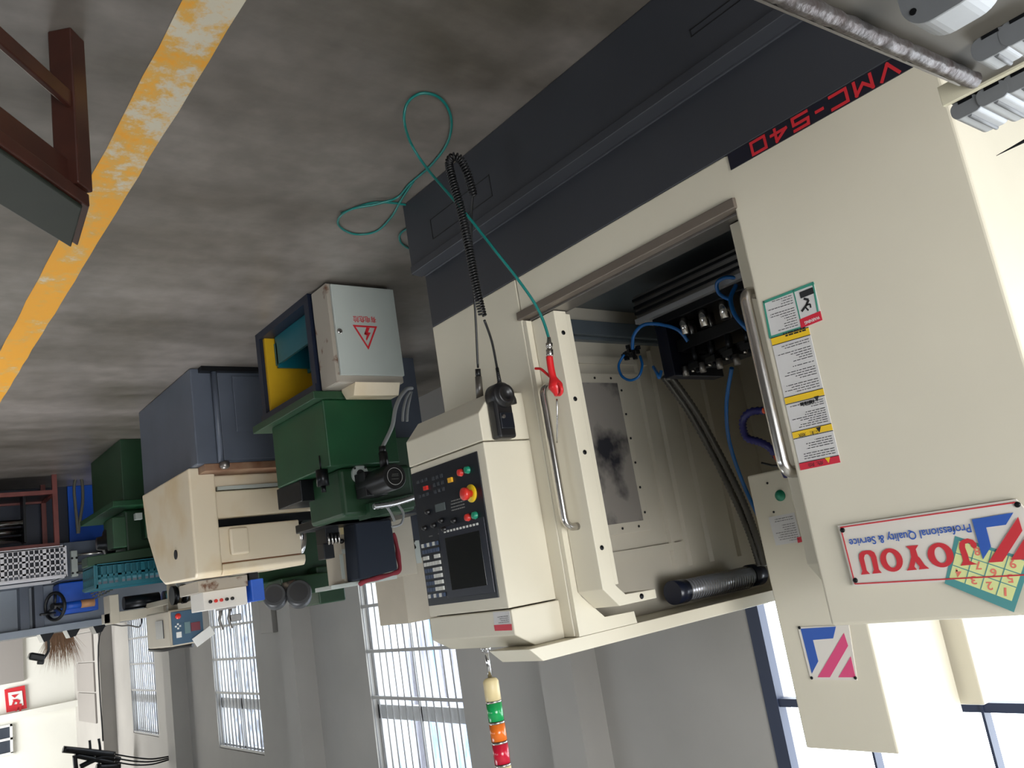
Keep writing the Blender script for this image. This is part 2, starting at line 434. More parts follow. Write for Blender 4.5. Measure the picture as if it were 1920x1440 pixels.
# barred windows
for i, (a, b) in enumerate(W):
    if a < 0:
        fr = MB(); z0, z1 = 0.9, 3.4
        for x in (b - 0.05, b - 0.55, b - 1.1, b - 1.9, b - 2.7, b - 3.5, b - 4.3, a + 0.05):
            fr.box(x - (0.03 if x > b - 0.1 else 0.006), x + (0.05 if x > b - 0.1 else 0.006), YW - 0.01, YW + 0.05, z0, z1)
        for z in (z0 + 0.03, 2.38, 2.84, z1 - 0.03): fr.box(a, b, YW + 0.0, YW + 0.05, z - 0.02, z + 0.02)
        struct('window_1', fr, FRAMEB)
        continue
    w = MB()
    for x in (a + 0.02, b - 0.02): w.box(x - 0.02, x + 0.02, YW + 0.06, YW + 0.1, ZS, ZT)
    for z, h in ((ZS + 0.02, 0.025), (ZT - 0.02, 0.025), (2.55, 0.06)): w.box(a, b, YW + 0.06, YW + 0.1, z - h, z + h)
    w.box((a + b) / 2 - 0.02, (a + b) / 2 + 0.02, YW + 0.06, YW + 0.1, ZS, ZT)
    o = struct('window_%d' % (i + 1), w, mat('window_sash_%d' % i, (190, 192, 194), 0.4))
    g = MB(); n = 13
    for k in range(n + 1):
        x = a + (b - a) * k / n
        g.cyl((x, YW + 0.02, ZS), (x, YW + 0.02, ZT), 0.007 if i == 1 else 0.009, n=6)
    for z in (ZS + 0.02, 1.62, 2.02, 2.42, ZT - 0.02): g.box(a, b, YW + 0.008, YW + 0.032, z - 0.014, z + 0.014)
    g.build('security_grille', BARM, o)
    MB().box(a, b, YW + 0.075, YW + 0.08, ZS, ZT).build('pane', mat('window_glass_%d' % i, (235, 242, 248), 0.05, alpha=0.08), o)
# tall grey-panelled opening in the window wall near the far corner
w = MB()
for k in range(4): w.box(17.7, 19.1, YW - 0.03, YW - 0.005, 0.85 + k * 0.55, 1.37 + k * 0.55)
struct('window_5', w, PANELG)
# far wall: low window and recess
w = MB().box(XE - 0.03, XE - 0.01, 1.7, 2.68, 2.84, 3.36)
o = struct('window_6', w, mat('dark_pane', (60, 66, 76), 0.2))
g = MB()
for y in (1.72, 2.08, 2.38, 2.68): g.box(XE - 0.06, XE - 0.03, y - 0.02, y + 0.02, 2.84, 3.36)
for z in (2.86, 3.1, 3.36): g.box(XE - 0.06, XE - 0.03, 1.7, 2.7, z - 0.02, z + 0.02)
g.build('window_frame', WHITEP, o)
struct('door_1', MB().box(XE - 0.05, XE - 0.01, 1.6, 2.92, 0, 2.1), PANELG)
# yellow safety line painted on the floor
ln = MB()
pl = [(333, 0), (105, 480), (0, 700)]
A = at(333, 0, 2, 0); B = at(446, 0, 2, 0)
C1 = at(100, 490, 2, 0); D1 = at(170, 480, 2, 0)
x0, x1 = -1.0, 12.0
ya, yb = 0.668, 0.805
N = 90; L = []
for k in range(N + 1):
    x = x0 + (x1 - x0) * k / N
    L.append((x, ya + random.uniform(-0.003, 0.003), yb + random.uniform(-0.003, 0.003)))
for k in range(N):
    a, b = L[k], L[k + 1]
    ln.face([(a[0], a[1], 0.0015), (b[0], b[1], 0.0015), (b[0], b[2], 0.0015), (a[0], a[2], 0.0015)])
struct('trim_8', ln, LINEM)
# building across the yard, seen through the windows
fb = thing('neighbouring_building', 'pale blue and white striped building outside behind the barred windows', 'building', (10, 8.0, 0))
MB().box(7.5, 18.5, 8.0, 8.4, 0, 5).build('wall', FACADE, fb)
MB().box(18.5, 34, 8.0, 8.4, 0, 5).build('wall', FACADE2, fb)
MB().box(7.3, 34.2, 7.8, 8.6, 5.0, 5.2).build('roof', PANELG, fb)

# ================================================================ VMC machining centre
XL, XR, YF = 0.63, 2.66, 1.86
vm = thing('machining_center', 'large cream and charcoal machining centre with open sliding doors, marked 540', 'machine', (1.6, 2.6, 0))
# charcoal base
MB().prism([(1.80, 0), (3.4, 0), (3.4, 0.52), (YF, 0.52), (YF, 0.302), (1.80, 0.302)], 0, XL, XR).build('base', DARK, vm, 0.004)
MB().prism([(1.792, 0.272), (1.80, 0.272), (1.80, 0.302), (1.84, 0.302), (1.84, 0.31), (1.792, 0.302)], 0, XL, XR - 0.005).build('base_ridge', DARK, vm, 0.002)
def hatch(c1, c2):
    a = at(*c1, 1, 1.8); b = at(*c2, 1, 1.8)
    x0, x1 = sorted((a.x, b.x)); z0, z1 = sorted((a.z, b.z)); t = 0.003
    h = MB()
    for q in ((x0, x1, z0, z0 + t), (x0, x1, z1 - t, z1), (x0, x0 + t, z0, z1), (x1 - t, x1, z0, z1)):
        h.box(q[0], q[1], 1.7985, 1.7998, q[2], q[3])
    h.build('access_panel', BLACK, vm)
hatch((812, 449), (917, 327)); hatch((1296, 70), (1420, -40))
# near (left) enclosure cabinet
MB().box(XL, 1.20, YF, 3.35, 0.52, 1.752).build('left_cabinet', CREAM, vm, 0.008, 3)
MB().box(XL - 0.006, 1.182, YF - 0.003, YF, 0.522, 0.5665).build('model_label', LABELN, vm)
ml = [o for o in vm.children if o.name.startswith('model_label')][0]
def strokes(letters, x0, z0, w, h, t, y, gap, m, parent, name='lettering'):
    G = {'V': [((0, 1), (0.5, 0), (1, 1))], 'M': [((0, 0), (0, 1), (0.5, 0.35), (1, 1), (1, 0))], 'C': [((1, 1), (0, 1), (0, 0), (1, 0))],
         '-': [((0.1, 0.5), (0.9, 0.5))], '5': [((1, 1), (0.05, 1), (0, 0.55), (1, 0.55), (1, 0), (0, 0))],
         '4': [((0.75, 0), (0.75, 1), (0, 0.35), (1.05, 0.35))], '0': [((0, 0), (0, 1), (1, 1), (1, 0), (0, 0))]}
    x = x0
    for ch in letters:
        ww = w * (0.5 if ch == '-' else 1); b = MB()
        for st in G[ch]:
            P = [Vector((x + p[0] * ww, y, z0 + p[1] * h)) for p in st]
            for qi, (a, c) in enumerate(zip(P, P[1:])):
                a = a + V(0, -0.00012 * qi, 0); c = c + V(0, -0.00012 * qi, 0)
                d = (c - a); l = d.length; d.normalize(); n = Vector((d.z, 0, -d.x)) * t / 2
                a2 = a - d * t / 2; c2 = c + d * t / 2
                b.slab([a2 - n, c2 - n, c2 + n, a2 + n], (0, 0.0008, 0))
        b.build(name, m, parent); x += ww + gap
strokes('VMC-540', 0.708, 0.5285, 0.041, 0.032, 0.0075, YF - 0.0045, 0.022, RED, ml)
# sill under the opening, right column, top beam
MB().box(1.19, 2.115, YF, 1.93, 0.52, 0.642).build('door_sill', CREAM, vm, 0.003)
MB().box(1.19, 2.13, YF - 0.012, 1.955, 0.642, 0.672).build('door_track', TRACK, vm, 0.003)
MB().box(1.19, 2.10, 1.88, 1.955, 0.672, 0.680).build('track_rail', STEELD, vm, 0.001)
MB().box(2.12, XR, YF, 1.90, 0.52, 1.743).build('right_column', CREAM, vm, 0.004)
MB().prism([(1.862, 0.68), (1.862, 1.743), (2.13, 1.743), (2.125, 1.704), (1.987, 1.701), (1.897, 1.62), (1.90, 0.68)], 0, 2.10, 2.118).build('column_side_plate', CREAM, vm)
MB().prism([(1.652, 1.744), (1.70, 1.787), (3.35, 1.787), (3.35, 1.744)], 0, 2.10, 2.31).build('top_beam', CREAM, vm, 0.002)
# guard wall on the far side with its window
XS = 2.30
MB().box(XS, XR, 1.90, 3.35, 0.52, 1.744).build('right_guard_wall', INNER, vm)
rb = MB()
for y, w in ((2.60, 0.03), (2.70, 0.04), (2.84, 0.05), (3.02, 0.04)):
    rb.prism([(XS, y - w / 2), (XS - 0.014, y - w / 4), (XS - 0.014, y + w / 4), (XS, y + w / 2)], 2, 0.70, 1.60)
rb.box(XS - 0.012, XS, 2.0, 2.66, 1.50, 1.53).box(XS - 0.012, XS, 2.0, 2.66, 0.735, 0.765).box(XS - 0.010, XS, 2.0, 2.62, 0.80, 0.808)
rb.build('guard_ribs', INNER, vm)
wp = [at(1088, 722, 0, XS - .02), at(1158, 718, 0, XS - .02), at(1210, 975, 0, XS - .02), at(1140, 992, 0, XS - .02)]
yw0, yw1, zw0, zw1 = 2.03, wp[1].y, wp[1].z, wp[2].z
fo = MB().box(XS - 0.016, XS, yw0 - 0.03, yw1 + 0.035, zw0 - 0.04, zw1 + 0.04).build('window_frame', INNER, vm, 0.002)
MB().box(XS - 0.018, XS - 0.012, yw0, yw1, zw0, zw1).build('window_pane', MIRROR, fo)
for k in range(6):
    z = zw0 + 0.03 + (zw1 - zw0 - 0.06) * k / 5
    screw(fo, (XS - 0.016, yw1 + 0.018, z), (-1, 0, 0), 0.005, BLACKM)
for y in (yw1 - 0.03, yw1 - 0.12): screw(fo, (XS - 0.016, y, zw1 + 0.02), (-1, 0, 0), 0.005, BLACKM); screw(fo, (XS - 0.016, y, zw0 - 0.02), (-1, 0, 0), 0.005, BLACKM)
# back wall of the work area and dark chip tray
MB().box(1.20, XS, 3.30, 3.35, 0.52, 1.744).build('rear_guard_wall', INNER, vm)
MB().prism([(1.955, 0.66), (2.22, 0.50), (3.30, 0.50), (3.30, 0.53), (2.24, 0.53), (1.955, 0.668)], 0, 1.20, XS).build('chip_tray', DARKIN, vm)
MB().box(XS - 0.05, XS, 1.96, 3.30, 0.60, 0.66).box(XS - 0.03, XS, 1.96, 3.3, 0.66, 0.675).build('tray_lip', DARKIN, vm, 0.003)
MB().box(1.20, 1.215, 1.92, 3.30, 0.52, 1.744).build('left_guard_wall', INNER, vm)
# work table
tb = MB().box(1.30, 1.985, 2.30, 2.66, 0.60, 0.688).build('work_table', STEELD, vm, 0.002)
MB().box(1.30, 1.99, 2.292, 2.66, 0.688, 0.706).build('table_top', mat('ground_table_top', (170, 170, 172), 0.35, metal=0.5), tb)
gr = MB()
for z in (0.615, 0.642, 0.665): gr.box(1.30, 1.98, 2.286, 2.30, z, z + 0.010)
gr.build('way_cover', BLACKM, tb)
# left sliding door edge and right sliding door
def door_prism(x0, x1, dy=0.0):
    return MB().prism([(1.885 + dy, 0.682), (1.885 + dy, 1.607), (1.945 + dy, 1.667), (2.12 + dy, 1.667), (2.12 + dy, 1.638), (1.98 + dy, 1.635), (1.944 + dy, 1.602), (1.94 + dy, 0.682)], 0, x0, x1)
ld = door_prism(1.13, 1.262, 0.03).build('left_door', CREAM, vm, 0.002)
rd = door_prism(1.98, 2.098).build('right_door', CREAM, vm, 0.002)
MB().box(1.985, 1.992, 1.94, 1.962, 0.69, 1.60).build('door_lip', CREAM, rd)
for z in (0.76, 0.99, 1.17, 1.48): screw(rd, (1.98, 1.912, z), (-1, 0, 0), 0.008, BLACKM)
screw(rd, (1.98, 2.05, 1.652), (-1, 0, 0), 0.009, BLACKM)
def handle(parent, x, yb, y0, z0, z1, r=0.0135):
    P = [(x, yb, z0), (x, yb - (yb - y0) * 0.5, z0)]
    for k in range(1, 6):
        a = math.pi / 2 * k / 5; P.append((x, y0 + 0.03 * (1 - math.sin(a)), z0 + 0.03 * (1 - math.cos(a))))
    for k in range(0, 6):
        a = math.pi / 2 * k / 5; P.append((x, y0 + 0.03 * (1 - math.cos(a)), z1 - 0.03 * (1 - math.sin(a))))
    P += [(x, yb, z1)]
    return MB().tube(P, r, 16).build('door_handle', STEEL, parent)
handle(rd, 2.045, 1.885, 1.835, 0.93, 1.40, 0.0125)
handle(ld, 1.225, 1.915, 1.855, 0.895, 1.375, 0.0155)
# spindle head cover with its sign
XH0, XH1, YH = 1.486, 1.806, 2.5
hd = MB().prism([(XH0, YH), (XH1, YH), (XH1, 2.95), (XH0, 2.95)], 2, 1.316, 2.22).build('spindle_head_cover', CREAM, vm, 0.006)
MB().box(1.42, 1.86, 2.97, 3.35, 0.70, 2.18).build('machine_column', CREAM, vm, 0.006)
MB().cyl((1.646, 2.72, 1.316), (1.646, 2.72, 1.20), 0.075).cyl((1.646, 2.72, 1.20), (1.646, 2.72, 1.12), 0.05, 0.035).build('spindle', STEELD, hd)
def flat(name, m, parent, pts, y, d=0.001):
    P = [at(u, v, 1, y) for u, v in pts]
    return MB().slab(P, (0, d, 0)).build(name, m, parent)
YP = YH - 0.004
pl = flat('logo_plate', SIGNW, hd, [(1496, 1176), (1591, 1172), (1607, 1276), (1520, 1274)], YP, 0.004)
YL = YP - 0.0012
flat('blue_corner_mark', BLUEP, pl, [(1501, 1179), (1567, 1175), (1562, 1197), (1524, 1200), (1534, 1240), (1522, 1263)], YL)
flat('red_slash_mark', PINKP, pl, [(1582, 1187), (1590, 1211), (1556, 1270), (1533, 1270)], YL)
flat('red_triangle_mark', PINKP, pl, [(1595, 1231), (1604, 1270), (1572, 1270)], YL)
for u, v in ((1499, 1177), (1522, 1271), (1604, 1271)): screw(pl, at(u, v, 1, YP), (0, -1, 0), 0.005, BLACKM)
# green button plate and instruction label on the head cover
bp = flat('button_plate', CREAM, hd, [(1437, 905), (1487, 896), (1503, 975), (1451, 984)], YH - 0.002, 0.002)
c = at(1464, 929, 1, YH)
MB().lathe(c, (0, -1, 0), [(0.0, 0.019), (0.006, 0.019), (0.007, 0.015), (0.014, 0.014), (0.016, 0.0)], 20).build('push_button', GREENBTN, bp)
for u, v in ((1439, 906), (1451, 960)): screw(bp, at(u, v, 1, YH - 0.002), (0, -1, 0), 0.004, BLACKM)
sk = flat('instruction_label', STICKW, hd, [(1441, 970), (1489, 961), (1503, 1015), (1455, 1023)], YH - 0.003, 0.001)
def text_lines(parent, p0, dx, dz, rows, m=INK, th=0.0016, seed=1, gap=0.25, nrm=(0, -0.0006, 0), minw=0.35):
    """rows of illegible print: p0 top left corner, dx along the row, dz down the column"""
    r = random.Random(seed); p0 = Vector(p0); dx = Vector(dx); dz = Vector(dz); n = Vector(nrm)
    b = MB(); hz = dz.normalized() * th
    for k in range(rows):
        if r.random() < 0.12: continue
        x = 0.0; wmax = minw + (1 - minw) * r.random()
        while x < wmax:
            w = min(r.uniform(0.04, 0.16), wmax - x)
            a = p0 + dz * (k + 0.5) / rows + dx * x + n
            b.face([a, a + dx * w, a + dx * w + hz, a + hz]); x += w + 0.025
    return b.build('printed_text', m, parent)
def sticker_text(parent, q, rows, y, **k):
    """q = image corners: physical top-left, top-right, bottom-left"""
    a, b, c = [at(u, v, 1, y) for u, v in q]
    return text_lines(parent, a, b - a, c - a, rows, **k)
sticker_text(sk, [(1499, 1013), (1458, 1020), (1486, 966)], 11, YH - 0.0035, seed=4)
flat('red_corner', STICKR, sk, [(1494, 1008), (1502, 1006), (1504, 1016), (1496, 1018)], YH - 0.0038, 0.0005)
# warning label stack on the near cabinet
YS = YF - 0.002
st = flat('warning_label', STICKW, vm, [(1445, 634), (1516, 613), (1576, 867), (1501, 882)], YS, 0.0015)
def strip(c, m, name='label_band'): return flat(name, m, st, c, YS - 0.0006, 0.0005)
def interp(t):  # points of the label's two long sides, t from 0 (image top) to 1
    return (1445 + (1501 - 1445) * t, 634 + (882 - 634) * t), (1516 + (1576 - 1516) * t, 613 + (867 - 613) * t)
def band(t0, t1, m, name='label_band'):
    a, b = interp(t0); c, d = interp(t1)
    return strip([a, b, d, c], m, name)
band(0.0, 0.055, STICKY); band(0.45, 0.50, STICKY); band(0.71, 0.76, STICKY); band(0.945, 1.0, STICKR)
for t in (0.0, 0.055, 0.45, 0.502, 0.71, 0.762, 0.945):
    a, b = interp(t); c, d = interp(t + 0.005)
    flat('rule_line', INK, st, [a, b, d, c], YS - 0.0012, 0.0004)
for t0, t1, rows, sd in ((0.075, 0.44, 20, 3), (0.52, 0.70, 11, 5), (0.775, 0.935, 9, 6)):
    a, b = interp(t0); c, d = interp(t1)
    def ins(p, q, f): return (p[0] + (q[0] - p[0]) * f, p[1] + (q[1] - p[1]) * f)
    sticker_text(st, [ins(d, c, 0.06), ins(d, c, 0.94), ins(b, a, 0.06)], rows, YS - 0.001, seed=sd)
def chars(s, m, parent, c1, c2, y, h, bold=0.0):
    return text_mesh(s, 'lettering', m, parent, at(*c1, 1, y), at(*c2, 1, y), (0, 0, 1), h, 0.0, bold)
chars('危 险', INK, st, (1543, 863), (1514, 869), YS - 0.0012, 0.010)
chars('注 意', INK, st, (1534, 806), (1496, 814), YS - 0.0012, 0.009)
text_lines(st, at(1528, 757, 1, YS - .001), at(1484, 768, 1, YS - .001) - at(1528, 757, 1, YS - .001), V(0, 0, -0.006), 1, th=0.008, seed=9)
text_lines(st, at(1512, 622, 1, YS - .001), at(1452, 640, 1, YS - .001) - at(1512, 622, 1, YS - .001), V(0, 0, -0.012), 2, th=0.004, seed=10)
for (u, v) in ((1552, 861), (1535, 804), (1531, 746)):
    c = at(u, v, 1, YS - 0.0014)
    MB().slab([c + V(-0.007, 0, -0.004), c + V(0.007, 0, -0.004), c + V(0, 0, 0.009)], (0, 0.0004, 0)).build('warning_triangle', STICKY if v > 850 else INK, st)
# lower warning label with the pictogram
s2 = flat('warning_label', STICKW, vm, [(1430, 565), (1525, 528), (1542, 600), (1502, 616), (1442, 634)], YS, 0.0015)
s2b = flat('label_outline', STICKG, s2, [(1430, 565), (1525, 528), (1527, 533), (1433, 569)], YS - 0.0006)
flat('label_outline', STICKG, s2, [(1430, 565), (1432.5, 564), (1446, 630), (1442, 634)], YS - 0.0006)
flat('label_outline', STICKG, s2, [(1442, 631), (1502, 612), (1502, 616), (1443, 635)], YS - 0.0006)
flat('label_outline', STICKG, s2, [(1522, 529), (1525, 528), (1535, 584), (1532, 585)], YS - 0.0006)
flat('label_outline', STICKG, s2, [(1486, 544), (1488, 543), (1502, 602), (1500, 603)], YS - 0.0006)
flat('label_band', STICKR, s2, [(1499, 599), (1538, 583), (1542, 600), (1502, 616)], YS - 0.001)
chars('WARNING', WHITEP, s2, (1536, 592), (1508, 603), YS - 0.0018, 0.008, 0.02)
sticker_text(s2, [(1497, 612), (1450, 626), (1484, 552)], 13, YS - 0.001, seed=21)
pg = MB()
def pline(pts, w, b=pg):
    P = [at(u, v, 1, YS - 0.001) for u, v in pts]
    for a, c in zip(P, P[1:]):
        d = (c - a).normalized(); n = Vector((d.z, 0, -d.x)) * w / 2
        b.slab([a - n, c - n, c + n, a + n], (0, 0.0004, 0))
pline([(1500, 554), (1525, 544)], 0.016); pline([(1507, 560), (1516, 562), (1512, 572), (1503, 584)], 0.006)
pline([(1512, 572), (1519, 570), (1520, 577)], 0.004); pline([(1508, 574), (1516, 582)], 0.004)
pg.build('pictogram', INK, s2)
# --- acrylic brand sign with the calendar sticker beside it
YA = YF - 0.009
cal = flat('calendar_sticker', CALT, vm, [(1790.6, 1005), (1771, 1094), (1901, 1148), (1934, 1050)], YF - 0.0096, 0.0005)
inner = flat('calendar_page', CALY, cal, [(1798, 1014), (1780, 1083), (1897, 1127), (1922, 1052)], YF - 0.0100, 0.0003)
def calp(s, t):
    q = [(1798, 1014), (1780, 1083), (1897, 1127), (1922, 1052)]
    a = [q[0][i] + (q[3][i] - q[0][i]) * s for i in (0, 1)]; b = [q[1][i] + (q[2][i] - q[1][i]) * s for i in (0, 1)]
    return (a[0] + (b[0] - a[0]) * t, a[1] + (b[1] - a[1]) * t)
gl = MB()
for s in (0.25, 0.5, 0.75):
    a, b = at(*calp(s, 0), 1, YF - 0.0105), at(*calp(s, 1), 1, YF - 0.0105); n = V(0.001, 0, 0); gl.slab([a - n, b - n, b + n, a + n], (0, 0.0004, 0))
for t in (0.33, 0.66):
    a, b = at(*calp(0, t), 1, YF - 0.0105), at(*calp(1, t), 1, YF - 0.0105); n = V(0, 0, 0.001); gl.slab([a - n, b - n, b + n, a + n], (0, 0.0004, 0))
gl.build('grid_lines', CALT, inner)
for k, (s, t, ch) in enumerate(((0.88, 0.84, '1'), (0.62, 0.84, '2'), (0.37, 0.84, '3'), (0.12, 0.8, '4'), (0.88, 0.5, '5'), (0.62, 0.5, '6'), (0.37, 0.45, '7'), (0.3, 0.12, '8'), (0.85, 0.15, '9'))):
    c = at(*calp(s, t), 1, YF - 0.0105)
    text_mesh(ch, 'lettering', CALR, inner, c + V(-0.0022 if ch == '1' else -0.006, 0, -0.008), c + V(0.0022 if ch == '1' else 0.006, 0, -0.009), (0, 0, 1), 0.017, 0.0, 0.02)
sg = flat('brand_sign', SIGNW, vm, [(1571, 986), (1904, 936), (1922, 955), (1965, 1082), (1600, 1099)], YA, 0.007)
YB = YA - 0.0022
red = MB()
def rline(b, pts, w, y, m=None):
    P = [at(u, v, 1, y) for u, v in pts]
    for a, c in zip(P, P[1:]):
        d = (c - a).normalized(); n = Vector((d.z, 0, -d.x)) * w / 2
        b.slab([a - n, c - n, c + n, a + n], (0, 0.0004, 0))
rline(red, [(1904, 942), (1576, 989), (1603, 1095), (1960, 1076)], 0.0028, YB)
red.build('red_border', RED, sg)
for u, v in ((1580, 994), (1604, 1088), (1908, 946)): screw(sg, at(u, v, 1, YA), (0, -1, 0), 0.006, BLACKM)
text_mesh('Professional Quality & Service', 'lettering', BLUEP, sg, at(1817, 977, 1, YB), at(1590, 1007, 1, YB), (0, 0, 1), 0.0235, 0.0, 0.012)
# JOYOU in heavy flared letters
def glyph(loops):  # loops in unit box, drawn as thick strokes
    return loops
def lz(pts, org, xd, up, h, w):
    return [org + xd * (p[0] * w) + up * (p[1] * h) for p in pts]
J0 = at(1827, 1010, 1, YB); U1 = at(1605, 1035, 1, YB)
xd = (U1 - J0); tw = xd.length; xd.normalize(); up = V(0, 0, 1); up = (up - xd * up.dot(xd)).normalized()
lw = tw / 5.25; hh = 0.052
def oval(b, org, w):
    n = 28; out = []; inn = []
    for k in range(n):
        a = 2 * math.pi * k / n
        out.append((0.5 + 0.5 * math.cos(a), 0.5 + 0.5 * math.sin(a))); inn.append((0.5 + 0.22 * math.cos(a + 0.15), 0.5 + 0.33 * math.sin(a + 0.1)))
    O = lz(out, org, xd, up, hh, w); I = lz(inn, org, xd, up, hh, w)
    for k in range(n):
        j = (k + 1) % n; b.face([O[k], O[j], I[j], I[k]])
def gl_poly(name, polys, org, w):
    b = MB()
    for p in polys: b.face(lz(p, org, xd, up, hh, w))
    return b.build(name, RED, sg)
gJ = [[(0.15, 1), (0.9, 1), (0.74, 0.82), (0.74, 0.62), (0.46, 0.62), (0.46, 0.84)], [(0.46, 0.62), (0.74, 0.62), (0.76, 0.3), (0.5, 0.3)], [(0.5, 0.3), (0.76, 0.3), (0.7, 0.1), (0.55, 0.0), (0.46, 0.16)], [(0.46, 0.16), (0.55, 0.0), (0.3, -0.04), (0.26, 0.14)], [(0.26, 0.14), (0.3, -0.04), (0.08, 0.04), (-0.04, 0.2), (0.0, 0.34), (0.14, 0.38), (0.22, 0.28)]]
gU = [[(0.0, 1), (0.46, 1), (0.34, 0.84), (0.34, 0.3), (0.08, 0.3), (0.1, 0.84)], [(0.08, 0.3), (0.34, 0.3), (0.42, 0.17), (0.5, 0.14), (0.5, -0.02), (0.28, 0.0), (0.13, 0.1)], [(0.5, -0.02), (0.5, 0.14), (0.6, 0.17), (0.68, 0.3), (0.92, 0.3), (0.86, 0.1), (0.7, 0.0)], [(0.68, 0.3), (0.68, 0.84), (0.56, 1), (1.0, 1), (0.9, 0.84), (0.92, 0.3)]]
gY = [[(0.0, 1), (0.46, 1), (0.4, 0.88), (0.52, 0.66), (0.36, 0.46), (0.3, 0.52), (0.16, 0.84)], [(0.54, 1), (1.0, 1), (0.86, 0.86), (0.66, 0.46), (0.52, 0.66), (0.62, 0.86)], [(0.36, 0.46), (0.52, 0.66), (0.66, 0.46), (0.64, 0.16), (0.78, 0), (0.22, 0), (0.38, 0.16)]]
gl_poly('letter_j', gJ, J0 + xd * 0.0, lw * 0.9)
b = MB(); oval(b, J0 + xd * lw * 0.98, lw * 1.08); b.build('letter_o', RED, sg)
gl_poly('letter_y', gY, J0 + xd * lw * 2.12, lw * 1.0)
b = MB(); oval(b, J0 + xd * lw * 3.18, lw * 1.02); b.build('letter_o', RED, sg)
gl_poly('letter_u', gU, J0 + xd * lw * 4.26, lw * 1.0)
flat('blue_corner_mark', BLUEP, sg, [(1822, 974), (1900, 961), (1886, 984), (1849, 989), (1858, 1025), (1843, 1049)], YB - 0.0006, 0.0004)
flat('red_slash_mark', RED, sg, [(1909, 969), (1917, 995), (1880, 1053), (1853, 1055)], YB - 0.0006, 0.0004)
flat('red_triangle_mark', RED, sg, [(1924, 1004), (1945, 1048), (1895, 1050)], YB - 0.0006, 0.0004)

# ---- operator console
XC0, XC1, YC = 2.18, 2.645, 1.66
co = MB().box(XC0, XC1, YC, YF, 1.083, 1.618).build('control_console', CREAM, vm, 0.004, 3)
MB().prism([(YF, 0.915), (1.723, 0.915), (YC, 0.985), (YC, 1.079), (YF, 1.079)], 0, XC0, XC1 + 0.005).build('console_lower_cap', CREAM, vm, 0.004, 3)
uc = MB().prism([(YF, 1.622), (YC, 1.622), (YC, 1.70), (1.735, 1.744), (YF, 1.744)], 0, XC0 - 0.012, XC1 + 0.005).build('console_upper_cap', CREAM, vm, 0.004, 3)
def Q(u, v): return at(u, v, 1, YC)
q = [Q(772.5, 889), Q(893, 847), Q(938.7, 1120), Q(805.6, 1136)]
px0 = (q[1].x + q[2].x) / 2; px1 = (q[0].x + q[3].x) / 2; pz0 = (q[0].z + q[1].z) / 2; pz1 = (q[2].z + q[3].z) / 2
kp = MB().box(px0, px1, YC - 0.004, YC, pz0, pz1).build('control_panel', NAVY, co, 0.001)
YK = YC - 0.004
def frame_rect(u0, v0, u1, v1):
    a = at(u0, v0, 1, YK); b = at(u1, v1, 1, YK)
    return min(a.x, b.x), max(a.x, b.x), min(a.z, b.z), max(a.z, b.z)
# display: bezel, screen, soft keys
sx0, sx1 = px0 + 0.03, px0 + 0.255; sz1 = pz1 - 0.035; sz0 = sz1 - 0.19
bz = MB().box(px0 + 0.012, sx1 + 0.03, YK - 0.003, YK, sz0 - 0.035, sz1 + 0.018).build('display_bezel', BEZEL, co, 0.002)
MB().box(sx0 + 0.015, sx1 - 0.005, YK - 0.0045, YK - 0.003, sz0 + 0.005, sz1 - 0.008).build('screen', SCREEN, co, 0.001)
for k in range(11):
    x = sx0 + 0.015 + k * 0.0195
    MB().box(x, x + 0.009, YK - 0.006, YK - 0.003, sz0 - 0.02, sz0 - 0.013).build('soft_key', KEYW, co)
text_lines(kp, V(px0 + 0.05, YK - 0.0035, sz1 + 0.012), V(-0.035, 0, 0) * -1, V(0, 0, -0.006), 1, KEYW, 0.003, 31)
# keyboard
kx0, kx1 = sx1 + 0.042, px1 - 0.012; kz1, kz0 = pz1 - 0.022, pz1 - 0.222
key_p = None
for r in range(9):
    for c_ in range(6):
        if r == 6 and c_ in (2, 3): continue
        x = kx0 + (kx1 - kx0) * c_ / 6; z = kz1 - (kz1 - kz0) * (r + 1) / 9
        m = KEYW if (c_ < 3 and r in (1, 2, 3, 4, 5)) or (r in (5,)) or r == 6 else (KEYB if r < 8 and r > 0 else KEYW if c_ % 2 else KEYB)
        MB().box(x + 0.002, x + 0.0165, YK - 0.006, YK, z + 0.005, z + 0.018).build('key', m, co)
# operation area
def btn(u, v, r, m, name='push_button', h=0.012):
    c = at(u, v, 1, YK)
    return MB().lathe(c, (0, -1, 0), [(0, r * 1.15), (0.003, r * 1.15), (0.004, r), (h, r), (h + 0.001, r * 0.7), (h + 0.001, 0)], 18).build(name, m, co)
btn(865, 886, 0.0115, REDBTN); btn(878, 881, 0.0115, GREENBTN); btn(879, 970, 0.0115, REDBTN); btn(892, 966, 0.0115, GREENBTN)
MB().box(*(lambda c: (c.x - 0.011, c.x + 0.011, YK - 0.008, YK, c.z - 0.008, c.z + 0.008))(at(846, 900, 1, YK))).build('push_button', mat('amber_key', (226, 168, 40), 0.4), co)
MB().box(*(lambda c: (c.x - 0.011, c.x + 0.011, YK - 0.008, YK, c.z - 0.007, c.z + 0.007))(at(800, 915, 1, YK))).build('push_button', REDBTN, co)
c = at(884, 925, 1, YK)
MB().lathe(c, (0, -1, 0), [(0, 0.030), (0.003, 0.030), (0.003, 0.012)], 26).build('emergency_stop_ring', YELLOW, co)
MB().lathe(c, (0, -1, 0), [(0.003, 0.012), (0.018, 0.013), (0.020, 0.021), (0.034, 0.021), (0.038, 0.014), (0.038, 0)], 26).build('emergency_stop', REDBTN, co)
for r in range(3):
    for k in range(3):
        c = at(813 + k * 7.5 - r * -2, 897 - k * 2.5 + r * 12.5, 1, YK)
        MB().box(c.x - 0.007, c.x + 0.007, YK - 0.004, YK, c.z - 0.006, c.z + 0.006).build('key', KEYD, co)
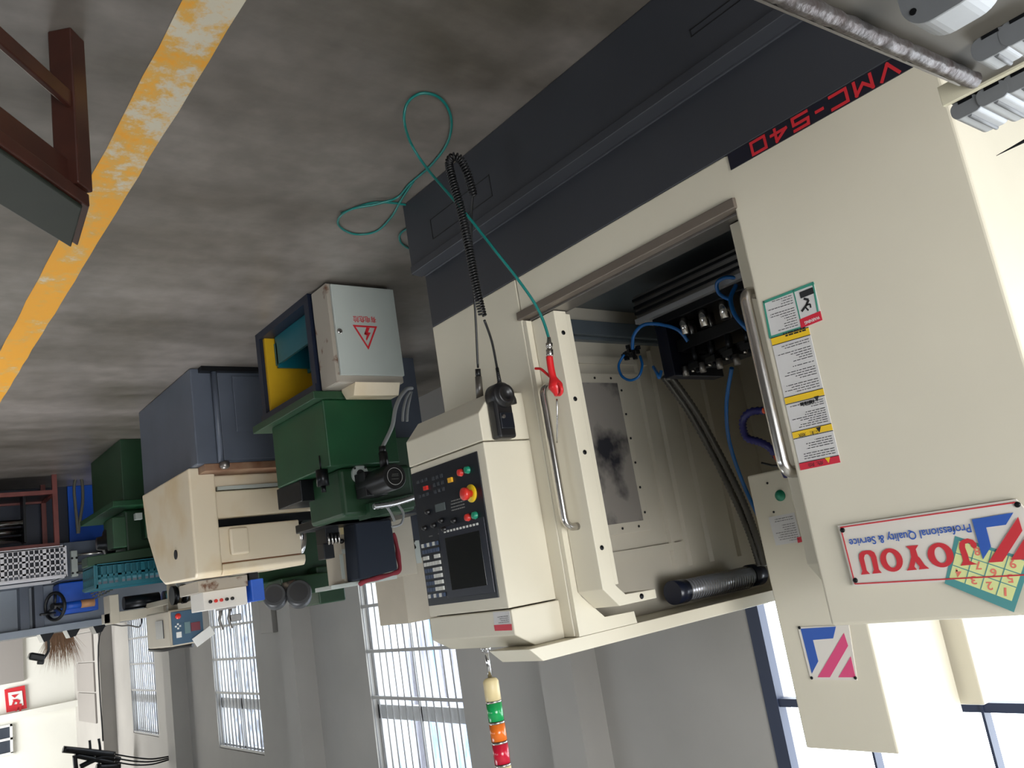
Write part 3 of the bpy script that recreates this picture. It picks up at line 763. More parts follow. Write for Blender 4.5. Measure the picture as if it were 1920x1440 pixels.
for k in range(3):
    c = at(785 + k * 7, 904 - k * 2.5, 1, YK); MB().box(c.x - 0.007, c.x + 0.007, YK - 0.004, YK, c.z - 0.005, c.z + 0.005).build('key', KEYD, co)
    c = at(788 + k * 7, 931 - k * 2.5, 1, YK); MB().box(c.x - 0.007, c.x + 0.007, YK - 0.004, YK, c.z - 0.005, c.z + 0.005).build('key', KEYD, co)
c = at(826, 951, 1, YK); MB().box(c.x - 0.030, c.x + 0.030, YK - 0.003, YK, c.z - 0.013, c.z + 0.013).build('digital_display', mat('lcd_grey', (84, 92, 92), 0.3), co)
for k in range(2):
    a = at(872, 939 + k * 12, 1, YK - 0.001)
    text_lines(kp, a + V(0, 0, 0.006), V(0.085, 0, 0), V(0, 0, -0.02), 2, mat('panel_print', (120, 120, 116), 0.5) if k == 0 else MATS['panel_print'], 0.004, 40 + k, minw=0.95)
for k, (u, v) in enumerate(((804, 960), (829, 976), (853, 976), (798, 990), (815, 985), (835, 992))):
    cc = at(u, v, 1, YK); MB().lathe(cc, (0, -1, 0), [(0, 0.010), (0.004, 0.010), (0.014, 0.006), (0.015, 0)], 14).build('selector_knob', BLACK, co)
for k, (u, v) in enumerate(((808, 1006), (825, 1001), (845, 997), (867, 992), (893, 988))):
    cc = at(u, v, 1, YK - 0.001); text_lines(kp, cc + V(-0.012, 0, 0.004), V(0.026, 0, 0), V(0, 0, -0.007), 1, MATS['panel_print'], 0.004, 50 + k, minw=0.9)
# small red and white notice on the upper cap
ns = flat('notice_sticker', STICKW, uc, [(924, 1148), (955, 1146), (960, 1182), (928, 1183)], YC - 0.001, 0.0008)
flat('red_band', STICKR, ns, [(926, 1172), (959, 1170), (960, 1182), (928, 1183)], YC - 0.0018, 0.0005)
sticker_text(ns, [(955, 1168), (928, 1171), (952, 1150)], 5, YC - 0.002, seed=61)
# signal tower
TX, TY = 2.475, 1.76
def zt(v): return at(935 - (1440 - v) * 0.14, v, 1, TY).z
tw_ = MB().cyl((TX, TY, 1.744), (TX, TY, zt(1270)), 0.0075, n=16).cyl((TX, TY, 1.744), (TX, TY, 1.756), 0.018, n=16).build('signal_tower', mat('chrome_tube', (214, 214, 216), 0.15, metal=1), vm)
z0, z1, z2, z3, z4 = zt(1271), zt(1315), zt(1354), zt(1391), zt(1433)
R = 0.027
MB().lathe((TX, TY, z0), (0, 0, 1), [(0, 0.014), (0.004, 0.022), (0.012, R), (z1 - z0 - 0.004, R)], 28).build('tower_housing', IVORY, tw_)
for a, b, m, nm in ((z1, z2, GREENL, 'green_lens'), (z2, z3, ORANGE, 'orange_lens'), (z3, z4, REDL, 'red_lens')):
    MB().cyl((TX, TY, a - 0.004), (TX, TY, a + 0.003), R * 1.02, n=28).build('chrome_ring', STEEL, tw_)
    MB().lathe((TX, TY, a + 0.003), (0, 0, 1), [(0, R), (b - a - 0.009, R)], 28).build(nm, m, tw_)
MB().cyl((TX, TY, z4 - 0.004), (TX, TY, z4 + 0.003), R * 1.02, n=28).build('chrome_ring', STEEL, tw_)
MB().lathe((TX, TY, z4 + 0.003), (0, 0, 1), [(0, R), (0.02, R), (0.03, 0.016), (0.032, 0)], 28).build('tower_cap', IVORY, tw_)
# work lamp under the beam
wl_ = MB(); a = at(1262, 1118, 0, 2.2); b = at(1425, 1085, 0, 2.2); ax = (b - a)
a.z -= 0.012; b.z = a.z
lp = MB().cyl(a + ax * 0.10, b - ax * 0.12, 0.040, n=28)
lampm = mat('ribbed_lamp_glass', (120, 122, 128), 0.25, metal=0.3)
lo = lp.build('work_lamp', lampm, vm)
for p_, q_ in ((a, a + ax * 0.12), (b - ax * 0.13, b)): MB().cyl(p_, q_, 0.044, n=28).build('lamp_end_cap', MATS.get('lamp_navy') or mat('lamp_navy', (20, 26, 44), 0.3), lo)
rr = MB()
for k in range(26): rr.ring(a + ax * (0.13 + 0.028 * k), ax, 0.0405, 0.0016, 20, 4)
rr.build('lamp_ribs', STEELD, lo)

# --- clamping fixture with air hoses on the table
fx = thing('clamping_fixture', 'black oily clamping fixture with silver cylinders on the machine table', 'fixture', (1.7, 2.45, 0.706))
MB().box(1.40, 1.93, 2.315, 2.60, 0.7065, 0.736).build('base_plate', BLACKM, fx, 0.003)
MB().box(1.88, 1.93, 2.32, 2.60, 0.736, 0.93).build('end_plate', mat('blued_plate', (14, 18, 34), 0.35, metal=0.3), fx, 0.003)
MB().box(1.40, 1.88, 2.36, 2.56, 0.80, 0.845).build('middle_plate', BLACKM, fx, 0.003)
MB().box(1.42, 1.86, 2.38, 2.54, 0.88, 0.905).build('top_plate', BLACKM, fx, 0.003)
rn = random.Random(3)
for k in range(5):
    x = 1.46 + k * 0.088
    MB().cyl((x, 2.34, 0.736), (x, 2.34, 0.80), 0.017, n=16).build('cylinder', STEEL, fx)
    MB().cyl((x + 0.03, 2.42, 0.736), (x + 0.03, 2.42, 0.80), 0.014, n=16).build('cylinder', STEELD, fx)
for k in range(6):
    x = 1.44 + k * 0.075
    MB().cyl((x, 2.37, 0.845), (x, 2.37, 0.90), 0.013, n=14).build('clamp_post', BLACKM, fx)
    o = MB().box(x - 0.022, x + 0.022, 2.345, 2.42, 0.90, 0.922).cyl((x, 2.37, 0.922), (x, 2.37, 0.936), 0.009, n=12).build('clamp_arm', BLACKM, fx, 0.002)
    MB().cyl((x + 0.012, 2.355, 0.922), (x + 0.012, 2.355, 0.932), 0.006, n=8).build('bolt_head', STEEL, fx)
def hose(pts, r, m, parent, name, k=8, n=10):
    return MB().tube(smooth(pts, k), r, n).build(name, m, parent)
def hp(l): return [at(u, v, 1, y) for u, v, y in l]
hose(hp([(1290, 640, 2.34), (1270, 618, 2.32), (1235, 608, 2.3), (1205, 610, 2.28), (1188, 630, 2.27), (1186, 655, 2.28)]), 0.0065, BLUEH, fx, 'air_hose')
hose(hp([(1170, 665, 2.28), (1160, 685, 2.26), (1166, 705, 2.25), (1182, 713, 2.25), (1198, 705, 2.26), (1204, 685, 2.28), (1200, 668, 2.3)]), 0.005, BLUEH, fx, 'air_hose')
hose(hp([(1225, 688, 2.32), (1232, 700, 2.3), (1236, 708, 2.3), (1240, 695, 2.31)]), 0.006, BLUEH, fx, 'air_hose')
hose(hp([(1382, 522, 2.3), (1362, 520, 2.28), (1345, 530, 2.27), (1348, 550, 2.28), (1368, 562, 2.3)]), 0.0065, BLUEH, fx, 'air_hose')
hose(hp([(1380, 535, 2.3), (1370, 560, 2.26), (1378, 590, 2.24), (1396, 612, 2.24), (1410, 625, 2.26)]), 0.0075, BLUEH, fx, 'air_hose')
hose(hp([(1372, 690, 2.42), (1362, 760, 2.5), (1368, 830, 2.6), (1395, 910, 2.68), (1430, 985, 2.72)]), 0.0075, BLUEH, fx, 'air_hose')
fit = MB()
for k in range(16):
    c = at(1180 + rn.uniform(-12, 20), 662 + rn.uniform(-12, 10), 1, 2.29)
    fit.obox(c, (0.016, 0.014, 0.014), Matrix.Rotation(rn.uniform(0, 3), 3, 'Z'))
fit.build('fitting_cluster', BLACKM, fx, 0.001)
for k in range(5):
    c = at(1255 + k * 32, 712 - k * 7, 1, 2.36)
    MB().cyl(c, c + V(0, 0, -0.035), 0.011, n=12).build('swivel_fitting', STEELD, fx)
# pair of corrugated conduits running up to the head
cd_ = thing('corrugated_conduits', 'pair of dark ribbed conduits rising diagonally inside the open machine', 'conduit', (1.9, 2.6, 0.9))
for off in (0.0, 14.0):
    P = smooth(hp([(1244 + off, 706, 2.45), (1290 + off, 770, 2.55), (1335 + off, 850, 2.64), (1375 + off, 930, 2.7), (1405 + off * .8, 1000, 2.74), (1425 + off * .6, 1060, 2.76)]), 22)
    MB().tube(P, [0.0125 + (0.0018 if i % 2 else -0.001) for i in range(len(P))], 12).build('conduit', MATS.get('conduit_grey') or mat('conduit_grey', (84, 82, 78), 0.32, metal=0.3), cd_)
# purple segmented coolant line
cl = thing('coolant_hose', 'purple segmented coolant hose with orange ends beside the left door handle', 'hose', (1.7, 2.4, 1.1))
P = smooth(hp([(1432, 770, 2.42), (1408, 772, 2.42), (1394, 786, 2.42), (1394, 806, 2.42), (1402, 822, 2.42), (1422, 828, 2.42), (1442, 838, 2.42), (1456, 856, 2.44)]), 6)
MB().tube(P, [0.0145 if i % 2 else 0.0105 for i in range(len(P))], 12).build('hose_body', PURPLE, cl)
c = at(1432, 770, 1, 2.42); d = at(1412, 771, 1, 2.42)
MB().cyl(c + (c - d) * 0.5, d, 0.011, 0.009).build('nozzle', ORANGEP, cl)
c = at(1455, 852, 1, 2.43); d = at(1468, 874, 1, 2.45)
MB().cyl(c, d, 0.012).build('hose_base', ORANGEP, cl)
d2 = at(1476, 892, 1, 2.47)
MB().cyl(d, d2, 0.014, n=14).build('valve_body', PURPLE, cl)
a = at(1428, 868, 1, 2.45); MB().tube([d, (a + d) / 2 + V(0, 0, 0.004), a], 0.004, 8).build('valve_lever', BLACK, cl)

# --- hand wheel pendant on the console
pd = thing('handwheel_pendant', 'black handwheel pendant with coiled cable hanging on the side of the console', 'remote control', (2.15, 1.75, 1.0))
k0 = at(942, 741, 0, XC0 - 0.045)
bx0, bx1 = XC0 - 0.048, XC0 - 0.004
pb = MB().box(bx0, bx1, k0.y - 0.040, k0.y + 0.034, k0.z + 0.005, k0.z + 0.145).build('pendant_body', BLACK, pd, 0.010, 3)
MB().box(bx0 - 0.006, bx0, k0.y - 0.030, k0.y + 0.026, k0.z + 0.06, k0.z + 0.115).build('face_plate', NAVY, pb, 0.003)
MB().lathe((bx1 - 0.002, k0.y, k0.z), (-1, 0, 0), [(0, 0.044), (0.044, 0.044), (0.050, 0.040), (0.052, 0.034), (0.062, 0.033), (0.064, 0.029), (0.064, 0.020), (0.056, 0.018), (0.056, 0)], 32).build('handwheel', BLACK, pd)
MB().cyl((bx0 - 0.012, k0.y - 0.018, k0.z + 0.075), (bx0, k0.y - 0.018, k0.z + 0.075), 0.006, n=12).build('selector_switch', STEELD, pd)
MB().lathe((XC0 - 0.026, k0.y + 0.052, k0.z + 0.01), (0, 0, 1), [(-0.014, 0.012), (0, 0.016), (0.016, 0.016), (0.018, 0)], 16).build('side_button', BLACK, pd)
sr = MB(); b0 = Vector((XC0 - 0.026, k0.y + 0.012, k0.z - 0.042)); b1 = at(932, 690, 1, b0.y)
for k in range(9):
    p = b0 + (b1 - b0) * k / 9; sr.cyl(p, p + (b1 - b0) * 0.06, 0.0085 - 0.0004 * k, n=14)
sr.cyl(b0, b1, 0.006)
sr.build('strain_relief', BLACK, pd)
wire1 = smooth([b1] + hp([(922, 640, 1.70), (908, 600, 1.66)]), 6)
MB().tube(wire1, 0.0042, 8).build('cable', BLACK, pd)
path = smooth(hp([(905, 592, 1.66), (893, 540, 1.63), (880, 470, 1.6), (866, 400, 1.58), (848, 335, 1.56), (842, 306, 1.56), (850, 294, 1.56), (864, 300, 1.58), (876, 325, 1.60), (884, 352, 1.62), (887, 366, 1.63)]), 40)
H = []; turns = 78; n = len(path); up = None; seg = turns * 12
cum = [0]
for a, b in zip(path, path[1:]): cum.append(cum[-1] + (b - a).length)
j = 0
for k in range(seg + 1):
    s_ = cum[-1] * k / seg
    while j < n - 2 and cum[j + 1] < s_: j += 1
    f = (s_ - cum[j]) / max(cum[j + 1] - cum[j], 1e-9); p = path[j].lerp(path[j + 1], f)
    t = (path[j + 1] - path[j]).normalized()
    up = t.orthogonal().normalized() if up is None else (up - t * up.dot(t)).normalized()
    w = t.cross(up); a = 2 * math.pi * turns * k / seg
    H.append(p + (up * math.cos(a) + w * math.sin(a)) * 0.0115)
MB().tube(H, 0.0036, 5).build('coiled_cable', BLACK, pd)
wire2 = smooth(hp([(887, 366, 1.63), (884, 400, 1.66), (884, 450, 1.70), (887, 520, 1.75), (892, 600, 1.77), (896, 690, 1.78)]), 6)
MB().tube(wire2, 0.0042, 8).build('cable', BLACK, pd)
e0 = at(896, 692, 1, 1.78); e1 = at(900, 748, 1, 1.78)
MB().cyl(e0, e0.lerp(e1, 0.28), 0.010, n=16).build('cable_boot', BLACK, pd)
MB().cyl(e0.lerp(e1, 0.25), e1, 0.012, 0.0135, n=16).build('metal_plug', STEELD, pd)

# --- red air gun hooked on the right door handle, with its teal hose
ag = thing('air_gun', 'red air blow gun hooked on the right door handle with long teal hose', 'air gun', (2.04, 1.82, 0.9))
YG = 1.80
gp = [at(u, v, 1, YG) for u, v in ((1030, 668), (1033, 690), (1038, 712), (1043, 728), (1046, 742))]
MB().tube(smooth(gp, 4), [0.0115] * 8 + [0.015, 0.019, 0.0225, 0.024, 0.022] + [0.018, 0.014, 0.012, 0.010][:4], 16).build('gun_body', mat('red_plastic', (205, 36, 40), 0.3), ag)
c = at(1046, 728, 1, YG); MB().ring(at(1047, 730, 1, YG - 0.004), (0.1, -1, 0.1), 0.017, 0.006, 20, 8).build('hanging_loop', MATS['red_plastic'], ag)
hose([at(u, v, 1, YG) for u, v in ((1033, 708), (1024, 700), (1014, 692), (1004, 691))], 0.0045, MATS['red_plastic'], ag, 'trigger')
a = at(1044, 748, 1, YG); MB().tube(smooth([a] + hp([(1045, 780, 1.80), (1044, 830, 1.82)]), 4), 0.0028, 8).build('nozzle_tube', STEEL, ag)
f0 = at(1029, 632, 1, YG); f1 = at(1031, 668, 1, YG); fd = f1 - f0
MB().lathe(f0, fd, [(0, 0.006), (0.018, 0.008), (0.02, 0.0115), (0.032, 0.0115), (0.033, 0.009), (0.040, 0.009), (0.041, 0.012), (0.058, 0.012), (fd.length, 0.010)], 12).build('coupling', STEEL, ag)
air = hp([(1029, 634, 1.80), (1018, 600, 1.79), (1000, 565, 1.77), (968, 520, 1.74), (930, 472, 1.70), (885, 415, 1.66), (840, 362, 1.62), (800, 315, 1.58), (772, 272, 1.53)])
flr = [at(u, v, 2, z) for u, v, z in ((758, 228, 0.06), (764, 193, 0.02), (790, 175, 0.006), (822, 182, 0.006), (842, 208, 0.006), (846, 240, 0.006), (835, 275, 0.006), (806, 312, 0.006), (768, 345, 0.006), (745, 370, 0.006), (705, 383, 0.02), (660, 392, 0.03), (636, 408, 0.02), (637, 425, 0.006), (665, 439, 0.006), (705, 434, 0.006), (735, 405, 0.006), (752, 375, 0.006), (775, 340, 0.006))]
P = smooth(air + flr, 8)
P += []
MB().tube(P, 0.0048, 8).build('hose', TEALH, ag)
P = smooth([at(u, v, 2, 0.006) for u, v in ((640, 400), (700, 380), (765, 385), (800, 400), (790, 420), (765, 428), (750, 440), (752, 455), (770, 467), (800, 470))], 8)
MB().tube(P, 0.0048, 8).build('hose', TEALH, ag)
MB().cyl((2.645, 1.74, 1.618), (2.69, 1.74, 1.618), 0.022, n=20).build('lock_knob', BEZEL, vm)

# ================================================================ steel bench with aluminium blocks, close by on the near side
ZB = 0.90
be = thing('steel_bench', 'grey sheet steel bench with pale front lip beside the machining center', 'bench', (0.1, 1.0, 0))
MB().box(-0.45, 0.425, 0.35, 1.357, ZB - 0.02, ZB).build('bench_top', SHEET, be, 0.002)
MB().box(-0.45, 0.47, 1.357, 1.366, ZB - 0.03, ZB + 0.004).build('front_lip', WHITEIRON, be, 0.001)
MB().box(-0.45, 0.465, 1.366, 1.40, ZB - 0.03, ZB - 0.002).build('ledge', SHEET, be, 0.001)
for x, y in ((-0.4, 0.4), (0.38, 0.4), (-0.4, 1.32), (0.38, 1.32)): MB().box(x - 0.02, x + 0.02, y - 0.02, y + 0.02, 0, ZB - 0.02).build('leg', DARK, be)
ir = MB(); rn = random.Random(5)
a = at(1470, -6, 2, ZB + 0.0135); b = at(1826, 150, 2, ZB + 0.0135); a = a + (a - b) * 0.6
n = 60; P = []; Rr = []
for k in range(n + 1):
    P.append(a.lerp(b, k / n) + V(rn.uniform(-.0012, .0012), 0, rn.uniform(-.0012, .0012))); Rr.append(0.0115 + rn.uniform(-0.0006, 0.0006))
o = MB().tube(P, Rr, 14).build('iron_bar', RUSTM)
tag(o, 'rough burnt iron bar lying along the edge of the steel bench', 'bar')
o2 = MB()
d = (b - a).normalized()
o2.slab([a + V(0.017, 0, -0.012), b + V(0.017, 0, -0.012), b + V(0.021, 0, -0.012), a + V(0.021, 0, -0.012)], (0, 0, 0.010))
o2.build('weld_seam', STEELD, o)
MB().lathe(at(1790, 168, 2, ZB - 0.02), (0, 1, 0), [(0, 0.013), (0.02, 0.013)], 16).build('end_plug', BLACK, be)
def stadium(cx, cz, w, h, n=8):
    r = min(w, h) * 0.42; pts = []
    for sx, sz, a0 in ((1, -1, -90), (1, 1, 0), (-1, 1, 90), (-1, -1, 180)):
        for k in range(n + 1):
            a = math.radians(a0 + 90 * k / n)
            pts.append((cx + sx * (w / 2 - r) + r * math.cos(a), cz + sz * (h / 2 - r) + r * math.sin(a)))
    return pts
def alu_block(u, v, z, w, h, L, label, group, groove=True, bore=False):
    p = at(u, v, 2, z)      # the lower front middle of the end face
    t = thing('aluminium_block', label, 'aluminium part', (p.x, p.y, z), group)
    prof = stadium(p.x, z + h / 2, w, h)
    MB().prism([(q[0], q[1]) for q in prof], 1, p.y + 0.002, p.y + L).build('block_body', ALU, t, 0.0015)
    MB().prism([(q[0], q[1]) for q in stadium(p.x, z + h / 2, w, h)], 1, p.y, p.y + 0.002).build('shaded_end', ALUD, t)
    if groove:
        MB().box(p.x - 0.013, p.x + 0.009, p.y - 0.0006, p.y + 0.001, z, z + 0.005).build('slot', BLACKM, t)
        g = MB()
        for f in (0.0,): g.cyl((p.x - w * 0.02, p.y + 0.004, z + h), (p.x - w * 0.02, p.y + L, z + h), 0.0035, n=8)
        g.build('groove', ALUD, t)
    if bore:
        MB().cyl((p.x - w * 0.12, p.y - 0.0008, z + h * 0.30), (p.x - w * 0.12, p.y + 0.002, z + h * 0.30), h * 0.24, n=28).build('bore', STEEL, t)
        MB().cyl((p.x + w * 0.36, p.y - 0.0008, z + h * 0.72), (p.x + w * 0.36, p.y + 0.002, z + h * 0.72), h * 0.055, n=14).build('bolt_hole', BLACKM, t)
    return t
G1 = 'milled aluminium blocks on the bench'
alu_block(1806, 186, ZB, 0.046, 0.027, 0.105, 'milled aluminium block on the front lip, nearest the black warning strip of the machine', G1)
alu_block(1855, 160, ZB, 0.046, 0.027, 0.12, 'milled aluminium block on the front lip, middle of its row', G1)
alu_block(1906, 134, ZB, 0.046, 0.027, 0.12, 'milled aluminium block on the front lip, last of its row at the frame edge', G1)
alu_block(1852, 62, ZB, 0.052, 0.033, 0.05, 'single milled aluminium block lying behind the front lip with white sides', G1)
alu_block(1905, 32, ZB, 0.052, 0.033, 0.06, 'milled aluminium block behind the front lip, cut by the frame edge', G1)
alu_block(1742, -88, ZB, 0.092, 0.075, 0.055, 'large bored aluminium block with white machined side on the bench', None, False, True)
sc = at(1868, 292, 1, 1.42); sc2 = at(1925, 262, 1, 1.42)
o = MB().tube([sc, sc.lerp(sc2, .5), sc2, sc2 + (sc2 - sc) * 0.6], [0.0004, 0.0016, 0.003, 0.004], 10).build('spike', BLACKM)  # thin dark tapered rod running out of frame
tag(o, 'dark scriber poking in from the frame edge', 'tool')

# ================================================================ dark wooden bench by the yellow line
wb = thing('wooden_bench', 'dark varnished wooden bench with green top beside the yellow line', 'bench', (2.3, 0.4, 0))
ZT2 = 0.47
A = at(168, 388, 2, ZT2); B = at(146, 462, 2, ZT2); D = at(-160, 155, 2, ZT2); Cc = B + (D - A)
def poly(name, m, pts, th, bev=0.004): return MB().slab(pts, (0, 0, -th)).build(name, m, wb, bev)
poly('seat_board', WOOD, [A, B, Cc, D], 0.035)
i1 = (D - A).normalized(); i2 = (B - A).normalized()
up_ = V(0, 0, 0.012)
poly('green_top', WOODG, [A + i1 * 0.03 + i2 * 0.012 + up_, B + i1 * 0.03 + up_ + i2 * 0.01, Cc + up_ + i2 * 0.01, D + i2 * 0.012 + up_], 0.0115)
def apron(p, q, z0, z1, t, inw, name, m=WOOD):
    p = Vector((p.x, p.y, z0)); q = Vector((q.x, q.y, z0)); n = inw * t
    return MB().slab([p, q, q + n, p + n], (0, 0, z1 - z0)).build(name, m, wb, 0.003)
a0 = A + i1 * 0.05 + i2 * 0.03
apron(a0, D + i2 * 0.03, 0.36, 0.434, 0.022, i2, 'apron'); apron(a0, B + i1 * 0.05, 0.36, 0.434, 0.022, i1, 'apron')
rotm = Matrix((i1, Vector((-i1.y, i1.x, 0)), Vector((0, 0, 1)))).transposed()
lg = at(124, 68, 2, 0)
MB().obox((lg.x, lg.y, 0.215), (0.062, 0.062, 0.43), rotm).build('leg', WOOD, wb, 0.004)
l3 = lg + i1 * 1.0; MB().obox((l3.x, l3.y, 0.215), (0.062, 0.062, 0.43), rotm).build('leg', WOOD, wb, 0.004)
s0 = at(118, 262, 1, lg.y); s0 = Vector((lg.x, lg.y, 0.20)); s1 = l3.copy(); s1.z = 0.20
MB().slab([s0 + V(0, 0, -.02) - i2 * .04, s1 + V(0, 0, -.02) - i2 * .04, s1 + V(0, 0, -.02) - i2 * .015, s0 + V(0, 0, -.02) - i2 * .015], (0, 0, 0.045)).build('stretcher', WOOD, wb, 0.003)
s1 = Vector((lg.x, lg.y, 0.2)) + i2 * 0.6
MB().slab([s0 + V(0, 0, .02), s1 + V(0, 0, .02), s1 + V(0, 0, .02) + i1 * .025, s0 + V(0, 0, .02) + i1 * .025], (0, 0, 0.045)).build('stretcher', WOODG, wb, 0.003)

# ================================================================ grey electrical box standing on the floor
eb = thing('electrical_box', 'pale grey electrical cabinet with red lightning triangle, standing on the floor', 'electrical box', (3.58, 2.05, 0))
MB().box(3.508, 3.67, 1.862, 2.232, 0.012, 0.512).build('cabinet_body', GREYBOXR, eb, 0.003)
dr = MB().box(3.490, 3.508, 1.880, 2.232, 0.020, 0.480).build('door', GREYBOX, eb, 0.003)
MB().box(3.515, 3.67, 1.868, 2.226, 0.512, 0.5145).build('top_sheet', mat('worn_top_paint', (176, 168, 158), 0.5), eb)
for y in (1.88, 2.2): MB().box(3.53, 3.66, y, y + 0.02, 0, 0.012).build('foot', BLACK, eb)
def fx_(u, v, x=3.489): return at(u, v, 0, x)
c = fx_(637, 621)
lk = MB().lathe((3.490, c.y, c.z), (-1, 0, 0), [(0, 0.014), (0.004, 0.014), (0.006, 0.008), (0.007, 0)], 18).build('lock', STEEL, dr)
tri = [fx_(661, 609), fx_(707, 612), fx_(691, 656)]
tc = sum(tri, V(0, 0, 0)) / 3; t = MB()
for k in range(3):
    a, b = tri[k], tri[(k + 1) % 3]; ai, bi = tc + (a - tc) * 0.78, tc + (b - tc) * 0.78
    t.slab([a, b, bi, ai], (-0.0006, 0, 0))
t.build('warning_triangle', RED, dr)
def q3(p): return fx_(*p)
MB().slab([q3(p) for p in ((687, 614), (683, 626), (688, 627), (686, 637), (689, 637))], (-0.0006, 0, 0)).slab([q3(p) for p in ((687, 614), (693, 615), (690, 623), (695, 624), (687, 640), (689, 629), (683, 627))], (-0.0006, 0, 0)).build('lightning_bolt', RED, dr)
text_mesh('有电危险', 'lettering', RED, dr, fx_(704, 594), fx_(661, 592), (0, 0, 1), 0.034, 0.0005, 0.01)
# folded cream sheet lying on the box
o = MB().prism([(3.49, 0.515), (3.636, 0.515), (3.636, 0.53), (3.60, 0.575), (3.52, 0.575)], 1, 1.95, 2.20).build('folded_sheet', CREAM2, None, 0.002)
tag(o, 'folded cream sheet metal tray lying on the pale grey electrical box', 'tray')

# ================================================================ green lathe behind the electrical box
gl_ = thing('green_lathe', 'dark green lathe on a navy stand, directly behind the grey electrical box', 'lathe', (4.0, 2.1, 0))
MB().box(3.69, 4.38, 1.85, 2.20, 0.0, 0.04).build('stand_base', NAVYB, gl_)
for x in (3.69, 4.33):
    for y in (1.85, 2.15): MB().box(x, x + 0.05, y, y + 0.05, 0.04, 0.47).build('stand_post', NAVYB, gl_)
MB().box(3.69, 4.38, 1.84, 2.22, 0.47, 0.52).build('stand_top', NAVYB, gl_)
MB().box(3.74, 4.33, 2.13, 2.15, 0.04, 0.47).box(4.305, 4.328, 1.87, 2.13, 0.04, 0.47).build('inner_panel', YELP, gl_)
tt = MB().box(3.76, 4.28, 1.92, 2.12, 0.042, 0.075).box(3.76, 4.30, 1.92, 1.935, 0.075, 0.2).box(3.76, 4.30, 2.105, 2.12, 0.075, 0.24).box(3.76, 3.775, 1.92, 2.12, 0.075, 0.22).box(4.265, 4.28, 1.92, 2.12, 0.075, 0.22)
o = tt.build('teal_tray', TEALP); tag(o, 'teal plastic tray inside the open navy stand of the green lathe', 'tray')
MB().box(3.64, 4.42, 1.80, 2.24, 0.52, 0.56).build('drip_pan', GREENDM if 'GREENDM' in globals() else GREEND, gl_, 0.004)
MB().box(3.655, 4.28, 1.85, 2.24, 0.56, 0.89).build('headstock', GREEN, gl_, 0.006)
MB().box(4.02, 4.32, 1.86, 2.1, 0.89, 1.0).build('dark_slot_block', BLACKM, gl_, 0.004)  # black block filling the dark slot at the headstock
MB().box(3.72, 4.1, 1.93, 2.34, 0.89, 1.13).build('upper_housing', GREEND, gl_, 0.02, 3)
MB().box(3.95, 4.4, 2.24, 3.1, 0.70, 1.05).build('bed', GREEND, gl_, 0.006)
MB().prism([(2.05, 1.15), (2.75, 1.05), (2.75, 1.0), (2.05, 1.08)], 0, 3.68, 3.80).build('way_guard', GREEND, gl_)
o = MB().prism(stadium(2.035, 0.928, 0.085, 0.085), 0, 3.700, 3.72).build('flange', GREYBOX, gl_, 0.002)
MB().cyl((3.699, 2.035, 0.928), (3.70, 2.035, 0.928), 0.022, n=20).build('flange_bore', BLACK, o)
for dy in (-1, 1):
    for dz in (-1, 1): MB().cyl((3.698, 2.035 + dy * .029, 0.928 + dz * .029), (3.70, 2.035 + dy * .029, 0.928 + dz * .029), 0.006, n=10).build('bolt_hole', BLACK, o)
mc = at(740, 893, 0, 3.42)
mo = MB().cyl((3.42, mc.y, mc.z), (3.70, mc.y, mc.z), 0.062, n=32).box(3.60, 3.70, mc.y - 0.06, mc.y + 0.06, mc.z - 0.06, mc.z + 0.06).build('servo_motor', BLACK, gl_, 0.003)
MB().ring((3.418, mc.y, mc.z), (1, 0, 0), 0.040, 0.0012, 32, 5).build('motor_label_ring', STICKW, mo)
text_lines(mo, V(3.4185, mc.y + 0.020, mc.z - 0.002 + 0.02), V(0, -0.045, 0), V(0, 0, -0.03), 4, MATS['panel_print'], 0.003, 71, nrm=(-0.0006, 0, 0), minw=0.7)
MB().cyl((3.50, mc.y, mc.z - 0.055), (3.50, mc.y, mc.z - 0.13), 0.022, n=16).cyl((3.50, mc.y, mc.z - 0.13), (3.50, mc.y, mc.z - 0.16), 0.017, n=16).build('motor_plug', BLACK, mo)
pp = Vector((3.50, mc.y, mc.z - 0.155))
hose([pp] + [at(u, v, 0, x) for u, v, x in ((735, 800, 3.5), (741, 768, 3.5), (750, 745, 3.52), (762, 730, 3.55), (772, 728, 3.62))], 0.010, GREYP, gl_, 'conduit_hose')
hose([at(u, v, 0, x) for u, v, x in ((755, 790, 3.56), (756, 770, 3.56), (761, 748, 3.57), (768, 735, 3.6))], 0.007, GREYP, gl_, 'conduit_hose')
hose([at(u, v, 0, x) for u, v, x in ((763, 790, 3.58), (764, 770, 3.58), (768, 748, 3.58), (771, 735, 3.62))], 0.007, GREYP, gl_, 'conduit_hose')
fl = [at(u, v, 0, 3.62) for u, v in ((700, 950), (735, 945), (760, 938), (785, 930))]
P = smooth(fl, 10); MB().tube(P, [0.015 if i % 2 else 0.012 for i in range(len(P))], 12).build('corrugated_tube', mat('chrome_flex', (196, 196, 198), 0.3, metal=0.9), gl_)
hose([at(u, v, 0, 3.62) for u, v in ((725, 950), (733, 962), (740, 978))], 0.006, GREYP, gl_, 'conduit_hose')
hose([at(u, v, 0, 3.62) for u, v in ((745, 945), (756, 962), (752, 982), (735, 988))], 0.006, GREYP, gl_, 'conduit_hose')
ks = at(605, 900, 0, 3.75)
MB().cyl(ks + V(0, 0, -0.05), ks + V(0, 0, 0.03), 0.03, n=16).cyl(ks + V(0, 0, -0.12), ks + V(0, 0, -0.05), 0.008, n=8).cyl(ks + V(0, 0, 0.03), ks + V(0, 0, 0.06), 0.012, n=8).build('tool_clamp', BLACKM, gl_)
cb = at(625, 955, 0, 4.0)
